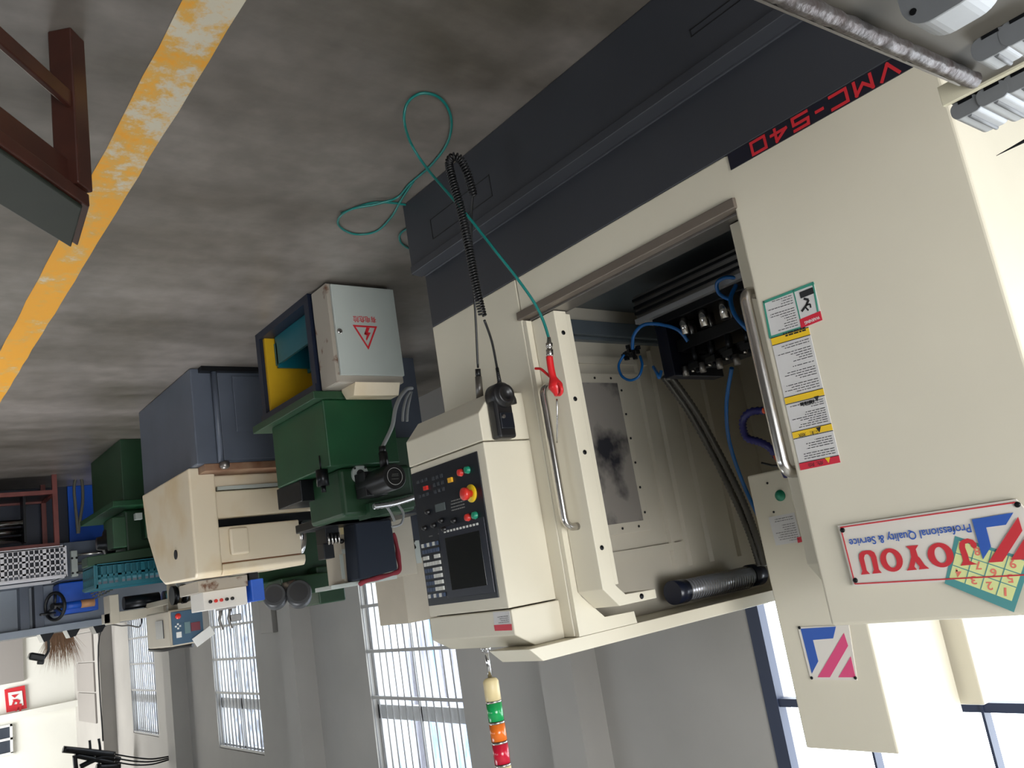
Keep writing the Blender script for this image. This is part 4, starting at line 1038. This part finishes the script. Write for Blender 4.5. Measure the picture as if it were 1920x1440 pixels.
MB().box(4.0, 4.12, cb.y - 0.055, cb.y + 0.055, cb.z - 0.035, cb.z + 0.04).build('casting_block', COPPER, gl_, 0.01)
MB().box(3.9, 4.4, 1.98, 2.5, 1.085, 1.13).build('cross_slide', BLACKM, gl_, 0.004)
tp = at(620, 1000, 0, 4.2)
MB().box(4.2, 4.32, tp.y - 0.03, tp.y + 0.05, tp.z - 0.05, tp.z + 0.05).box(4.22, 4.3, tp.y - 0.04, tp.y + 0.02, tp.z + 0.05, tp.z + 0.13).build('tool_post', BLACKM, gl_, 0.003)
for k in range(4): MB().cyl((4.19, tp.y - 0.02 + k * .02, tp.z + .0), (4.19, tp.y - 0.02 + k * .02, tp.z + .06), 0.006, n=8).build('tool_post_screw', STEEL, gl_)
# controller with cloth cover on the lathe
ct = thing('lathe_controller', 'beige lathe controller half covered by a navy cloth, above the green lathe', 'control box', (4.35, 2.45, 1.05))
a = at(633, 975, 0, 4.3); b = at(665, 1090, 0, 4.3)
MB().box(4.3, 4.5, a.y, 2.66, a.z, 1.44).build('controller_case', BEIGE, ct, 0.006)
for (u0, v0, u1, v1, m) in ((636, 1040, 647, 1085, GREYBOX), (650, 1042, 662, 1085, BEZEL), (640, 1030, 664, 1036, GREYBOX), (636, 985, 662, 1000, IVORY)):
    p = at(u0, v0, 0, 4.298); q_ = at(u1, v1, 0, 4.298)
    MB().box(4.292, 4.3, min(p.y, q_.y), max(p.y, q_.y), min(p.z, q_.z), max(p.z, q_.z)).build('panel_field', m, ct, 0.001)
p = at(659, 1006, 0, 4.29); MB().lathe(p, (-1, 0, 0), [(0, 0.012), (0.01, 0.012), (0.012, 0.018), (0.022, 0.018), (0.024, 0)], 16).build('stop_button', REDBTN, ct)
for u, v in ((645, 970), (655, 975), (640, 1015)):
    p = at(u, v, 0, 4.29); MB().lathe(p, (-1, 0, 0), [(0, 0.014), (0.014, 0.012), (0.016, 0)], 12).build('selector_knob', BLACK, ct)
MB().box(4.38, 4.46, 2.38, 2.46, 1.05, 1.10).build('bracket', DARK, ct)
a = at(664, 965, 0, 4.15); b = at(732, 958, 0, 4.15); c = at(747, 1068, 0, 4.15); d = at(674, 1088, 0, 4.15)
bm_ = MB().slab([a, b, c, d], (0.145, 0, 0)).build('cloth_cover', CLOTHN, None, 0.012, 3)
tag(bm_, 'navy cloth cover with maroon hem over the controller beside the console', 'cover')
hem = [c + V(.05, 0.0, 0.01), d + V(.05, 0, 0.016)]
e1 = smooth([at(u, v, 0, 4.17) for u, v in ((736, 1000), (743, 1020), (747, 1045), (749, 1068), (735, 1076), (705, 1084), (682, 1091), (674, 1096))], 6)
MB().tube(e1, [0.013 + 0.002 * math.sin(i * .7) for i in range(len(e1))], 8).build('hem', CLOTHR, bm_)
a = at(621, 1103, 0, 4.25); b = at(745, 1082, 0, 4.25)
o = MB().slab([a + V(0, 0, -.015), b + V(0, 0, -.015), b + V(0, 0, 0.008), a + V(0, 0, 0.008)], (0.2, 0, 0)).build('white_tray', GREYBOX, None, 0.003)
tag(o, 'long white tray lying on top of the covered lathe controller', 'tray')

# ================================================================ cream lathe on a blue grey base
cr = thing('cream_lathe', 'large cream lathe with rusty seams on blue grey base', 'lathe', (5.6, 2.3, 0))
MB().box(5.06, 6.2, 1.70, 3.30, 0, 0.60).build('base_cabinet', BLUEG, cr, 0.008)
MB().box(5.045, 5.06, 1.86, 3.30, 0.02, 0.585).build('base_door', BLUEG, cr, 0.006)
MB().box(5.036, 5.046, 1.95, 2.75, 0.05, 0.41).build('raised_panel', BLUEG, cr, 0.006)
MB().cyl((5.03, 1.835, -0.0 + 0.02), (5.03, 1.835, 0.60), 0.018, n=16).build('drain_pipe', BLUEG, cr)
MB().lathe((5.02, 1.85, 0.60), (0, 0, 1), [(0, 0.03), (0.03, 0.03), (0.04, 0.02), (0.045, 0)], 16).build('pipe_flange', STEELD, cr)
MB().box(5.0, 6.1, 1.75, 3.2, 0.0, 0.03).build('base_shade_strip', BLACKM, cr)  # black slab stands in for the shade along the base bottom
MB().box(5.05, 6.2, 1.74, 3.25, 0.60, 0.645).build('chip_pan', mat('rusty_pan', (150, 120, 96), 0.5, noise=0.5, scale=8, col2=(110, 66, 40)), cr, 0.004)
hc = [(5.17, 0.60), (5.17, 1.235), (5.20, 1.262), (5.80, 1.245), (5.90, 1.20), (6.12, 0.90), (6.18, 0.60)]
ec = MB()
nf = len(hc)
ec.raw([(x, 1.68, z) for x, z in hc] + [(x, 1.84, z) for x, z in hc], [list(range(nf)), list(range(nf, 2 * nf))[::-1]] + [((i + 1) % nf, i, nf + i, nf + (i + 1) % nf) for i in range(nf)])
ec.build('end_cover', CREAM2, cr, 0.012, 3)
c = at(330, 1040, 1, 1.679); MB().cyl(c, c + V(0, -0.004, 0), 0.030, n=24).build('cover_plug', BLACK, cr)
MB().box(5.22, 6.1, 1.84, 2.52, 0.645, 0.72).build('bed_rail', CREAM2, cr, 0.015, 3)
MB().box(5.20, 5.22, 1.86, 2.52, 0.72, 0.742).build('rail_strip', GREYBOX, cr)
MB().box(5.22, 6.1, 1.84, 2.58, 0.745, 0.915).build('bed', CREAM2, cr, 0.012, 3)
MB().box(5.28, 6.0, 1.84, 2.56, 0.915, 0.97).build('spindle_gap', BLACKM, cr)
hd2 = MB().box(5.20, 6.0, 1.845, 2.37, 0.97, 1.19).build('headstock_door', CREAM2, cr, 0.008, 3)
MB().box(5.17, 5.20, 1.90, 2.02, 0.985, 1.15).build('door_recess_cover', CREAM2, hd2, 0.014, 3)
MB().prism([(5.185, 1.195), (5.185, 1.235), (5.21, 1.262), (5.85, 1.245), (5.95, 1.19)], 1, 1.845, 2.385).build('headstock_lid', CREAM2, cr, 0.008, 3)
MB().box(5.198, 5.2, 1.848, 2.36, 1.188, 1.195).build('rust_seam', mat('rust', (120, 74, 42), 0.8), cr)
MB().lathe((5.45, 2.37, 1.06), (0, 1, 0), [(0, 0.05), (0.04, 0.05), (0.04, 0.12), (0.10, 0.125), (0.10, 0.05), (0.13, 0.04), (0.13, 0)], 32).build('chuck', STEEL, cr)
# white switch box with blue end on the lathe
sw = thing('switch_box', 'white switch box with row of buttons on top of the cream lathe', 'switch box', (5.6, 2.1, 1.26))
MB().box(5.5, 5.75, 1.82, 2.10, 1.335, 1.45).build('case', mat('bright_switch_white', (214, 210, 204), 0.35), sw, 0.004)
MB().box(5.52, 5.9, 1.80, 2.12, 1.263, 1.335).build('mounting_bracket', GREYBOXR, sw, 0.003)
for k, m in enumerate((BLACK, REDBTN, REDBTN, BLACK, BLACK)): MB().lathe((5.5, 1.86 + k * 0.035, 1.40), (-1, 0, 0), [(0, 0.011), (0.012, 0.011), (0.013, 0)], 12).build('button', m, sw)
o = MB().box(5.48, 5.72, 2.125, 2.21, 1.30, 1.44).build('blue_case', BLUEB, None, 0.006)
tag(o, 'bright blue metal case beside the white switch box on the cream lathe', 'case')
MB().box(5.54, 5.68, 2.14, 2.20, 1.255, 1.30).build('foot', BLACKM, o)
# CNC control box behind it
cn = thing('cnc_control_box', 'beige control box with blue keypad and dark red display on a post', 'control box', (6.75, 2.0, 0))
zc0, zc1 = 1.40, 1.655
MB().box(6.48, 7.05, 1.89, 2.13, zc0, zc1).build('case', BEIGE, cn, 0.01, 3)
MB().box(6.468, 6.48, 1.905, 2.125, zc0 + 0.015, zc1 - 0.01).build('keypad_panel', mat('keypad_blue', (50, 84, 110), 0.4), cn, 0.003)
MB().box(6.458, 6.468, 2.035, 2.10, zc0 + 0.11, zc0 + 0.17).build('display', mat('dark_red_display', (110, 24, 40), 0.25), cn)
MB().box(6.460, 6.468, 1.99, 2.03, zc0 + 0.10, zc0 + 0.18).build('display', mat('grey_green_keys', (96, 124, 128), 0.4), cn)
MB().box(6.460, 6.468, 1.93, 1.965, zc0 + 0.16, zc0 + 0.20).build('name_plate', WHITEP, cn)
MB().lathe((6.468, 1.95, zc0 + 0.05), (-1, 0, 0), [(0, 0.02), (0.01, 0.02), (0.015, 0)], 16).build('stop_button', REDBTN, cn)
for p in ((1.945, .105), (1.945, .135), (1.93, .12), (1.96, .12)): MB().box(6.462, 6.468, p[0] - .006, p[0] + .006, zc0 + p[1] - .006, zc0 + p[1] + .006).build('arrow_key', WHITEP, cn)
MB().box(6.62, 6.80, 1.884, 1.89, zc0 + 0.06, zc0 + 0.19).build('vent_window', BEZEL, cn)
MB().cyl((6.8, 2.02, 0), (6.8, 2.02, zc0), 0.035, n=16).build('post', BEIGE, cn)
o = MB().obox((6.45, 2.115, zc1 - 0.035), (0.012, 0.15, 0.07), Matrix.Rotation(math.radians(-28), 3, 'X')).build('paper_slip', WHITEP)
tag(o, 'folded white paper slip tucked on the keypad of the beige control box', 'paper')
o = MB().tube(smooth([V(7.05, 1.9, zc1 + 0.005), V(6.8, 1.93, zc1 + 0.018), V(6.6, 1.98, zc1 + 0.008), V(6.5, 2.05, zc1 + 0.014)], 6), 0.014, 8).build('black_strap', BLACK)
tag(o, 'black strap lying along the top of the beige control box', 'strap')

# ================================================================ green milling machine with two dark motors
gm = thing('milling_machine', 'tall dark green milling machine with two black motors against the window wall', 'milling machine', (6.2, 2.8, 0))
a = at(505, 980, 0, 6.1); b = at(640, 1140, 0, 6.1)
MB().box(6.25, 6.85, 2.47, 3.1, 0, 1.32).build('column', GREEND, gm, 0.02, 3)
MB().box(6.1, 6.5, 2.88, 3.1, 1.25, 1.53).build('ram', GREEND, gm, 0.01)
for u, v, r in ((514, 1115, 0.082), (560, 1110, 0.092)):
    c = at(u, v, 0, 5.9)
    mm_ = MATS.get('motor_grey') or mat('motor_grey', (58, 60, 63), 0.45, noise=0.3)
    dd = Vector((1, 0.45, 0.12)).normalized()
    mo = MB().cyl(c, c + dd * 0.04, r * 0.9, r, 28).cyl(c + dd * 0.04, c + dd * 0.26, r, n=28).build('motor', mm_, gm)
    MB().cyl(c - dd * 0.004, c, r * 0.72, n=24).build('fan_cover', BLACK, mo)
MB().cyl(at(540, 1090, 0, 6.0), at(545, 1110, 0, 6.0), 0.05, n=16).build('pulley', STEELD, gm)
MB().box(6.0, 6.5, 2.55, 2.95, 1.30, 1.44).build('ram_slide', GREEND, gm, 0.01)
# ================================================================ grey column unit and cream cabinet behind the console
gc = thing('cream_cabinet', 'cream switch cabinet on a navy pedestal, half hidden behind the console', 'cabinet', (4.7, 2.95, 0))
y0 = at(757, 1100, 0, 4.6).y
MB().box(4.6, 4.95, y0, y0 + 0.36, 1.34, 1.72).build('case', BEIGE, gc, 0.006)
MB().box(4.66, 4.95, y0 + 0.06, y0 + 0.40, 0.60, 1.34).build('pedestal', NAVYB, gc, 0.006)
MB().box(4.70, 4.95, y0 + 0.10, y0 + 0.36, 0.0, 0.60).build('pedestal_foot', BLUEG, gc)
p = at(778, 1020, 0, 4.59); q_ = at(785, 1060, 0, 4.59)
MB().box(4.585, 4.66, p.y - 0.02, p.y + 0.03, p.z - 0.02, p.z + 0.12).build('name_strip', GREYBOX, gc)
rn = random.Random(11)
va = MB()
for k in range(12): va.cyl(at(765 + rn.uniform(-10, 12), 1015 + rn.uniform(-12, 12), 0, 4.55), at(765 + rn.uniform(-10, 12), 1015 + rn.uniform(-12, 12), 0, 4.58), 0.012, n=10)
va.build('valve_cluster', BLACKM, gc)

# ================================================================ small green lathe further back
g3 = thing('green_lathe', 'second green lathe further back, left of the cream lathe base', 'lathe', (7.6, 2.1, 0))
MB().box(7.1, 8.1, 1.79, 2.5, 0, 0.50).build('stand', GREEND, g3, 0.006)
MB().box(7.05, 8.2, 1.70, 2.6, 0.50, 0.545).build('drip_pan', GREEN, g3, 0.004)
MB().box(7.3, 8.0, 1.84, 2.2, 0.545, 0.95).build('headstock', GREEND, g3, 0.02, 3)
MB().box(7.18, 7.3, 1.96, 2.15, 0.60, 0.80).build('gear_cover', GREEN, g3, 0.01)
MB().box(7.1, 7.3, 1.70, 1.80, 0.62, 0.86).build('apron', GREEND, g3, 0.008)
MB().prism([(1.52, 0.90), (2.3, 0.86), (2.3, 0.94), (1.52, 0.97)], 0, 7.15, 7.35).build('bed', GREEND, g3, 0.006)
MB().lathe((7.45, 1.78, 0.78), (0, -1, 0), [(0, 0.11), (0.06, 0.11), (0.07, 0.06), (0.12, 0.05), (0.12, 0)], 24).build('chuck', BLACKM, g3)
MB().box(7.12, 7.18, 1.88, 1.93, 0.60, 0.65).build('junction_box', GREYBOX, g3)
def crate(name, m, x0, x1, y0, y1, z0, z1, label, cat, rows=4, cols=6):
    t = thing(name, label, cat, ((x0 + x1) / 2, (y0 + y1) / 2, z0))
    MB().box(x0, x1, y0, y1, z0, z0 + 0.01).build('floor_panel', m, t)
    w = MB()
    for k in range(rows + 1):
        z = z0 + (z1 - z0) * k / rows; h = 0.016
        w.box(x0, x0 + 0.012, y0, y1, z - h / 2, z + h / 2).box(x1 - 0.012, x1, y0, y1, z - h / 2, z + h / 2).box(x0, x1, y0, y0 + 0.012, z - h / 2, z + h / 2).box(x0, x1, y1 - 0.012, y1, z - h / 2, z + h / 2)
    nn = cols * 4
    for k in range(nn + 1):
        y = y0 + (y1 - y0) * k / nn; h = 0.014 if k % 4 == 0 else 0.005
        w.box(x0, x0 + 0.010, y - h, y + h, z0, z1)
    for k in range(13):
        x = x0 + (x1 - x0) * k / 12; w.box(x - .008, x + .008, y0, y0 + .010, z0, z1)
    w.build('slotted_side', m, t)
    MB().box(x0 - 0.008, x1 + 0.008, y0 - 0.008, y0 + 0.012, z1 - 0.02, z1).box(x0 - 0.008, x0 + 0.012, y0, y1, z1 - 0.02, z1).box(x1 - 0.01, x1 + 0.008, y0, y1, z1 - 0.02, z1).box(x0, x1, y1 - 0.012, y1 + 0.008, z1 - 0.02, z1).build('rim', m, t)
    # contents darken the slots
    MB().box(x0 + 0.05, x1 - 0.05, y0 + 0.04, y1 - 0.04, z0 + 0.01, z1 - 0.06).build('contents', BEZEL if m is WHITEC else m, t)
    return t
# teal crate on the small lathe
c0 = at(182, 1080, 0, 7.0); c1 = at(330, 1060, 0, 7.0)
crate('plastic_crate', TEALP, 7.12, 7.55, at(180, 1085, 0, 7.12).y, 2.25, 0.975, 1.14, 'teal plastic crate resting on the second green lathe', 'crate', 2, 4)
bb = thing('beige_machine_frame', 'beige angled machine frame above the teal crate, left of the cream lathe', 'machine frame', (7.4, 1.9, 0))
p = at(205, 1120, 0, 7.6)
MB().box(7.6, 7.8, p.y, p.y + 0.07, 1.19, 1.42).build('end_plate', BEIGE, bb, 0.004)
MB().box(7.62, 7.9, p.y, 2.70, 1.33, 1.41).build('beam', BEIGE, bb, 0.004)
MB().box(7.7, 7.8, 2.63, 2.70, 0.0, 1.33).build('post', BEIGE, bb)
MB().cyl((7.66, p.y + 0.12, 1.27), (7.66, p.y + 0.40, 1.27), 0.055, n=20).build('spindle', BLACKM, bb)
MB().cyl((7.6, p.y + 0.42, 1.30), (7.6, p.y + 0.50, 1.30), 0.085, n=24).build('chuck', STEEL, bb)

# ================================================================ red rack with white crate
rk = thing('red_rack', 'red oxide angle iron rack with rollers on its shelf under a white crate', 'rack', (9.0, 1.3, 0))
RX0, RX1, RY0, RY1 = 8.6, 9.15, 0.62, 1.585
for x in (RX0, RX1):
    for y in (RY0, RY1): MB().box(x - .02, x + .02, y - .02, y + .02, 0, 0.66).build('leg', RUSTR, rk)
for z in (0.16, 0.64):
    for x in (RX0, RX1): MB().box(x - .018, x + .018, RY0, RY1, z - .018, z + .018).build('rail', RUSTR, rk)
    for y in (RY0, RY1): MB().box(RX0, RX1, y - .018, y + .018, z - .018, z + .018).build('rail', RUSTR, rk)
MB().box(RX0, RX1, RY0, RY1, 0.145, 0.16).build('shelf', BLACKM, rk)
for k, z in enumerate((0.40, 0.47, 0.54)):
    o = MB().cyl((RX0 + 0.12 + 0.04 * k, RY0 + 0.05, z), (RX0 + 0.12 + 0.04 * k, 1.34, z), 0.03, n=16).build('steel_roller', STEEL)
    tag(o, ['polished steel roller lowest of three in the red rack', 'polished steel roller between two others in the red rack', 'polished steel roller topmost of three in the red rack'][k], 'roller', 'polished rollers in the red rack')
for ya_ in (RY0 + .028, 1.345): MB().box(RX0 + .1, RX0 + .26, ya_, ya_ + .02, .16, .58).build('roller_cradle', BLACKM, rk)
crate('plastic_crate', WHITEC, 8.56, 9.18, 0.66, 1.64, 0.662, 0.935, 'white slotted plastic crate standing on the red rack', 'crate', 5, 6)

# ================================================================ blue grey gantry machine on its blue base
bm2 = thing('gantry_machine', 'long light blue grey machine with black handwheel, behind the white crate', 'machine', (9.8, 1.8, 0))
GX = 9.3
MB().box(GX, GX + 1.0, at(128, 950, 0, GX).y, 2.5, 0.0, 0.74).build('base_cabinet', BLUEB, bm2, 0.006)
MB().box(GX + 0.02, GX + 1.0, 0.3, at(128, 950, 0, GX).y, 0.0, 0.74).build('base_cabinet', NAVYB, bm2, 0.004)  # navy stands in for the shade on the cabinet and behind the rack
MB().box(GX + 0.25, GX + 1.1, 0.2, 2.9, 0.74, 1.36).build('body_panel', BLUEGL, bm2, 0.004)
yA = at(50, 1150, 0, GX).y; yB = at(78, 1150, 0, GX).y
for y in (0.45, yA, yB): MB().box(GX + 0.1, GX + 0.26, y - 0.04, y + 0.04, 0.90, 1.36).build('body_rib', BLUEG, bm2, 0.004)
MB().box(GX + 0.05, GX + 1.15, 0.2, 2.42, 1.33, 1.395).build('top_rail', BLUEGL, bm2, 0.004)
MB().box(GX + 0.12, GX + 0.26, 0.2, 2.42, 0.88, 0.94).build('lower_rail', BLUEG, bm2, 0.004)
for u in (92, 142, 192):
    c = at(u, 1180, 0, GX); MB().prism([(c.y - .06, 1.395), (c.y + .06, 1.395), (c.y + .02, 1.46), (c.y - .03, 1.47)], 0, GX + .1, GX + .3).build('rail_bracket', BLACKM, bm2)
hb0 = at(112, 1093, 0, GX - .1); hb1 = at(188, 1148, 0, GX - .1)
MB().box(GX - .05, GX + .25, hb0.y, hb1.y, hb0.z, hb1.z - 0.03).build('feed_housing', BLUEB, bm2, 0.012, 3)
MB().cyl((GX - .07, hb0.y, 1.17), (GX - .07, hb0.y + 0.22, 1.17), 0.035, n=16).build('feed_shaft', BLUEB, bm2)
MB().cyl((GX - .07, hb0.y + 0.18, 1.17), (GX - .07, hb0.y + 0.30, 1.17), 0.038, n=16).build('brass_collar', COPPER, bm2)
hwc = at(103, 1137, 0, GX - .12)
ha = Vector((-0.5, -0.87, 0)).normalized(); hs = Vector((0.87, -0.5, 0))
hw = MB().ring(hwc, ha, 0.125, 0.016, 28, 8)
for k in range(3):
    a = 2 * math.pi * k / 3 + .4; hw.cyl(hwc, hwc + (hs * math.cos(a) + V(0, 0, 1) * math.sin(a)) * .12, 0.011, n=8)
hw.cyl(hwc + ha * 0.03, hwc - ha * 0.12, 0.03, n=14).cyl(hwc + V(0, 0, 0.06), hwc + V(0, 0, 0.06) + ha * 0.16, 0.012, n=8)
hw.build('handwheel', BLACK, bm2)
# slide unit with polished bars in front of the base
p0 = at(133, 1035, 0, GX - .3); p1 = at(147, 1080, 0, GX - .3)
su = MB().box(GX - .3, GX - .24, p0.y, p1.y, p0.z - 0.01, p1.z).build('slide_end_plate', GREYBOX, bm2, 0.003)
for dz in (0.06, 0.20):
    for dy in (-.02, .02): MB().cyl((GX - .302, (p0.y + p1.y) / 2 + dy, p0.z + dz), (GX - .3, (p0.y + p1.y) / 2 + dy, p0.z + dz), 0.011, n=10).build('bolt_hole', BLACK, su)
for dz in (0.03, 0.115, 0.20): MB().cyl((GX - .26, p1.y, p0.z + dz), (GX - .26, p1.y + 0.32, p0.z + dz), 0.013, n=12).build('polished_bar', STEEL, bm2)
MB().box(GX - .24, GX + .02, p0.y - 0.1, p1.y + 0.35, p0.z - 0.10, p1.z + 0.02).build('slide_body', BLUEG, bm2, 0.004)
MB().cyl((GX - .3, 2.08, 0.66), (GX - .3, 2.18, 0.66), 0.09, n=22).build('dark_pulley', BLACKM, bm2)
lp_ = smooth([at(u, v, 0, GX - .35) for u, v in ((146, 1000), (144, 975), (141, 945), (139, 915), (142, 898), (149, 896), (154, 905), (155, 940), (150, 975), (147, 1000))], 6)
MB().tube(lp_, 0.014, 8).build('looped_hose', mat('olive_hose', (88, 86, 74), 0.5), bm2)
# drag chain
dc = MB()
for r_ in range(3):
    for k in range(6):
        c = at(172 + k * 6 + r_ * 3, 1118 - k * 3.2 + r_ * 4.5 - 5, 0, GX - .2); dc.box(c.x - .02, c.x + .02, c.y - .014, c.y + .014, c.z - .007, c.z + .007)
dc.build('drag_chain', STEEL, bm2)
# lamp on its arm
la = thing('work_lamp', 'small black work lamp on a curved arm against the bright far wall', 'lamp', tuple(at(92, 1196, 0, 9.8)))
MB().tube(smooth([at(u, v, 0, 9.8) for u, v in ((88, 1188), (91, 1205), (90, 1222), (80, 1237))], 6), 0.012, 8).build('arm', BLACK, la)
c = at(68, 1232, 0, 9.8)
MB().obox(c, (0.12, 0.14, 0.07), Matrix.Rotation(0.35, 3, 'X')).build('lamp_head', BLACK, la, 0.02, 3)
c = at(76, 1241, 0, 9.8); MB().obox(c, (0.05, 0.06, 0.05), Matrix.Rotation(0.2, 3, 'X')).build('knuckle', BLACK, la, 0.01)
# broom
br = thing('straw_broom', 'upturned straw broom standing behind the blue grey gantry machine', 'broom', (10.6, 1.9, 0))
rn = random.Random(2); c = at(112, 1180, 0, 10.6)
MB().cyl((10.6, c.y, 0), (10.6, c.y, 1.42), 0.014, n=8).build('broom_stick', WOOD, br)
bs = MB()
for k in range(420):
    x0_ = rn.uniform(-.05, .05); y0_ = rn.uniform(-.10, .10); sp = rn.uniform(0.5, 1.6); h = rn.uniform(0.25, 0.5) * (1 - abs(y0_) * 2)
    p0_ = V(10.6 + x0_, c.y + y0_, 1.38); p1_ = p0_ + V(x0_ * sp + rn.uniform(-.03, .03), y0_ * sp * 1.0 + rn.uniform(-.04, .04), h)
    w_ = V(0, 0.0022, 0)
    bs.face([p0_ - w_, p0_ + w_, p1_])
o = bs.build('bristles', STRAW, br); o['kind'] = 'stuff'
# chuck on the beige frame and grey clamp hanging above the switch box
for k in range(4):
    p = at(322 + k * 9, 1117 - k * 1.5, 0, 6.62); MB().cyl(p, p + V(0, 0.03, 0), 0.07 - 0.008 * (k % 2), n=22).build('chuck_ring', STEEL if k % 2 else BLACKM, bb)
MB().box(6.62, 7.7, at(345, 1112, 0, 6.62).y, at(345, 1112, 0, 6.62).y + 0.05, 1.30, 1.34).build('chuck_arm', BEIGE, bb)
hc_ = thing('grey_clamp', 'grey metal clamp standing on the white switch box in front of a barred window', 'clamp', (5.62, 1.98, 1.45))
for dy in (0.0, 0.06):
    MB().tube([V(5.62, 1.97 + dy, 1.451), V(5.62, 1.95 + dy, 1.52), V(5.62, 1.965 + dy, 1.585)], 0.010, 8).build('clamp_rod', STEELD, hc_)
MB().box(5.60, 5.65, 2.02, 2.09, 1.50, 1.545).build('clamp_block', STEELD, hc_, 0.004)
MB().box(5.60, 5.64, 1.94, 2.06, 1.4505, 1.462).build('clamp_foot', STEELD, hc_)
p = at(492, 1133, 1, 3.79); q_ = at(520, 1185, 1, 3.79)
o = MB().box(min(p.x, q_.x), max(p.x, q_.x), 3.74, 3.80, 1.2, max(p.z, q_.z)).build('wall_box', PANELG, None, 0.006)
tag(o, 'plain grey box fixed on the window wall above the black motors', 'wall box')
# ================================================================ far wall sign and pipework
sgn = thing('red_wall_sign', 'red square sign with white inner field high on the far wall', 'sign', (19.45, 2.4, 2.9))
X_ = XE - 0.015
def fw(u, v, d=0): return at(u, v, 0, X_ - d)
MB().slab([fw(8, 1293), fw(46, 1285), fw(50, 1328), fw(12, 1336)], (-0.03, 0, 0)).build('sign_plate', RED, sgn)
MB().slab([fw(15, 1299, .031), fw(41, 1295, .031), fw(44, 1322, .031), fw(18, 1328, .031)], (-0.01, 0, 0)).build('white_field', WHITEP, sgn)
text_mesh('安', 'lettering', RED, sgn, fw(41, 1299, .05), fw(17, 1303, .05), (0, 0, 1), 0.42, 0.0, 0.03)
pw = thing('pipework', 'dark pipes and cables high in the far corner on the pillar', 'pipes', (16.8, 3.5, 3.5))
def pwp(l, x=15.4): return [at(u, v, 0, x) for u, v in l]
for l, r in (([(118, 1405), (150, 1408), (185, 1412), (215, 1415)], 0.05), ([(140, 1416), (180, 1424), (220, 1432)], 0.04), ([(140, 1416), (143, 1450)], 0.035), ([(185, 1385), (188, 1410), (184, 1440)], 0.02), ([(168, 1388), (170, 1412)], 0.02), ([(150, 1438), (190, 1420), (225, 1424)], 0.04), ([(180, 1440), (225, 1438)], 0.06)):
    MB().tube(smooth(pwp(l), 4), r, 8).build('pipe', BLACKM, pw)
for k in range(3):
    MB().tube(smooth(pwp([(215, 1414 + k * 7), (250, 1420 + k * 7), (285, 1423 + k * 5), (318, 1418 + k * 3)], 12.9), 5), 0.010, 6).build('cable', BLACKM, pw)
# conduit on the far pillar
o = MB().tube(smooth([V(14.3, YW - .03, 1.2), V(14.35, YW - .05, 1.45), V(15.2, YW - .06, 1.40), V(16.2, YW - .23, 1.5), V(16.3, YW - .235, 3.2)], 8), 0.012, 6).build('hanging_cable', BLACKM)
tag(o, 'thin dark cable sagging along the window wall near the far pillar', 'cable')
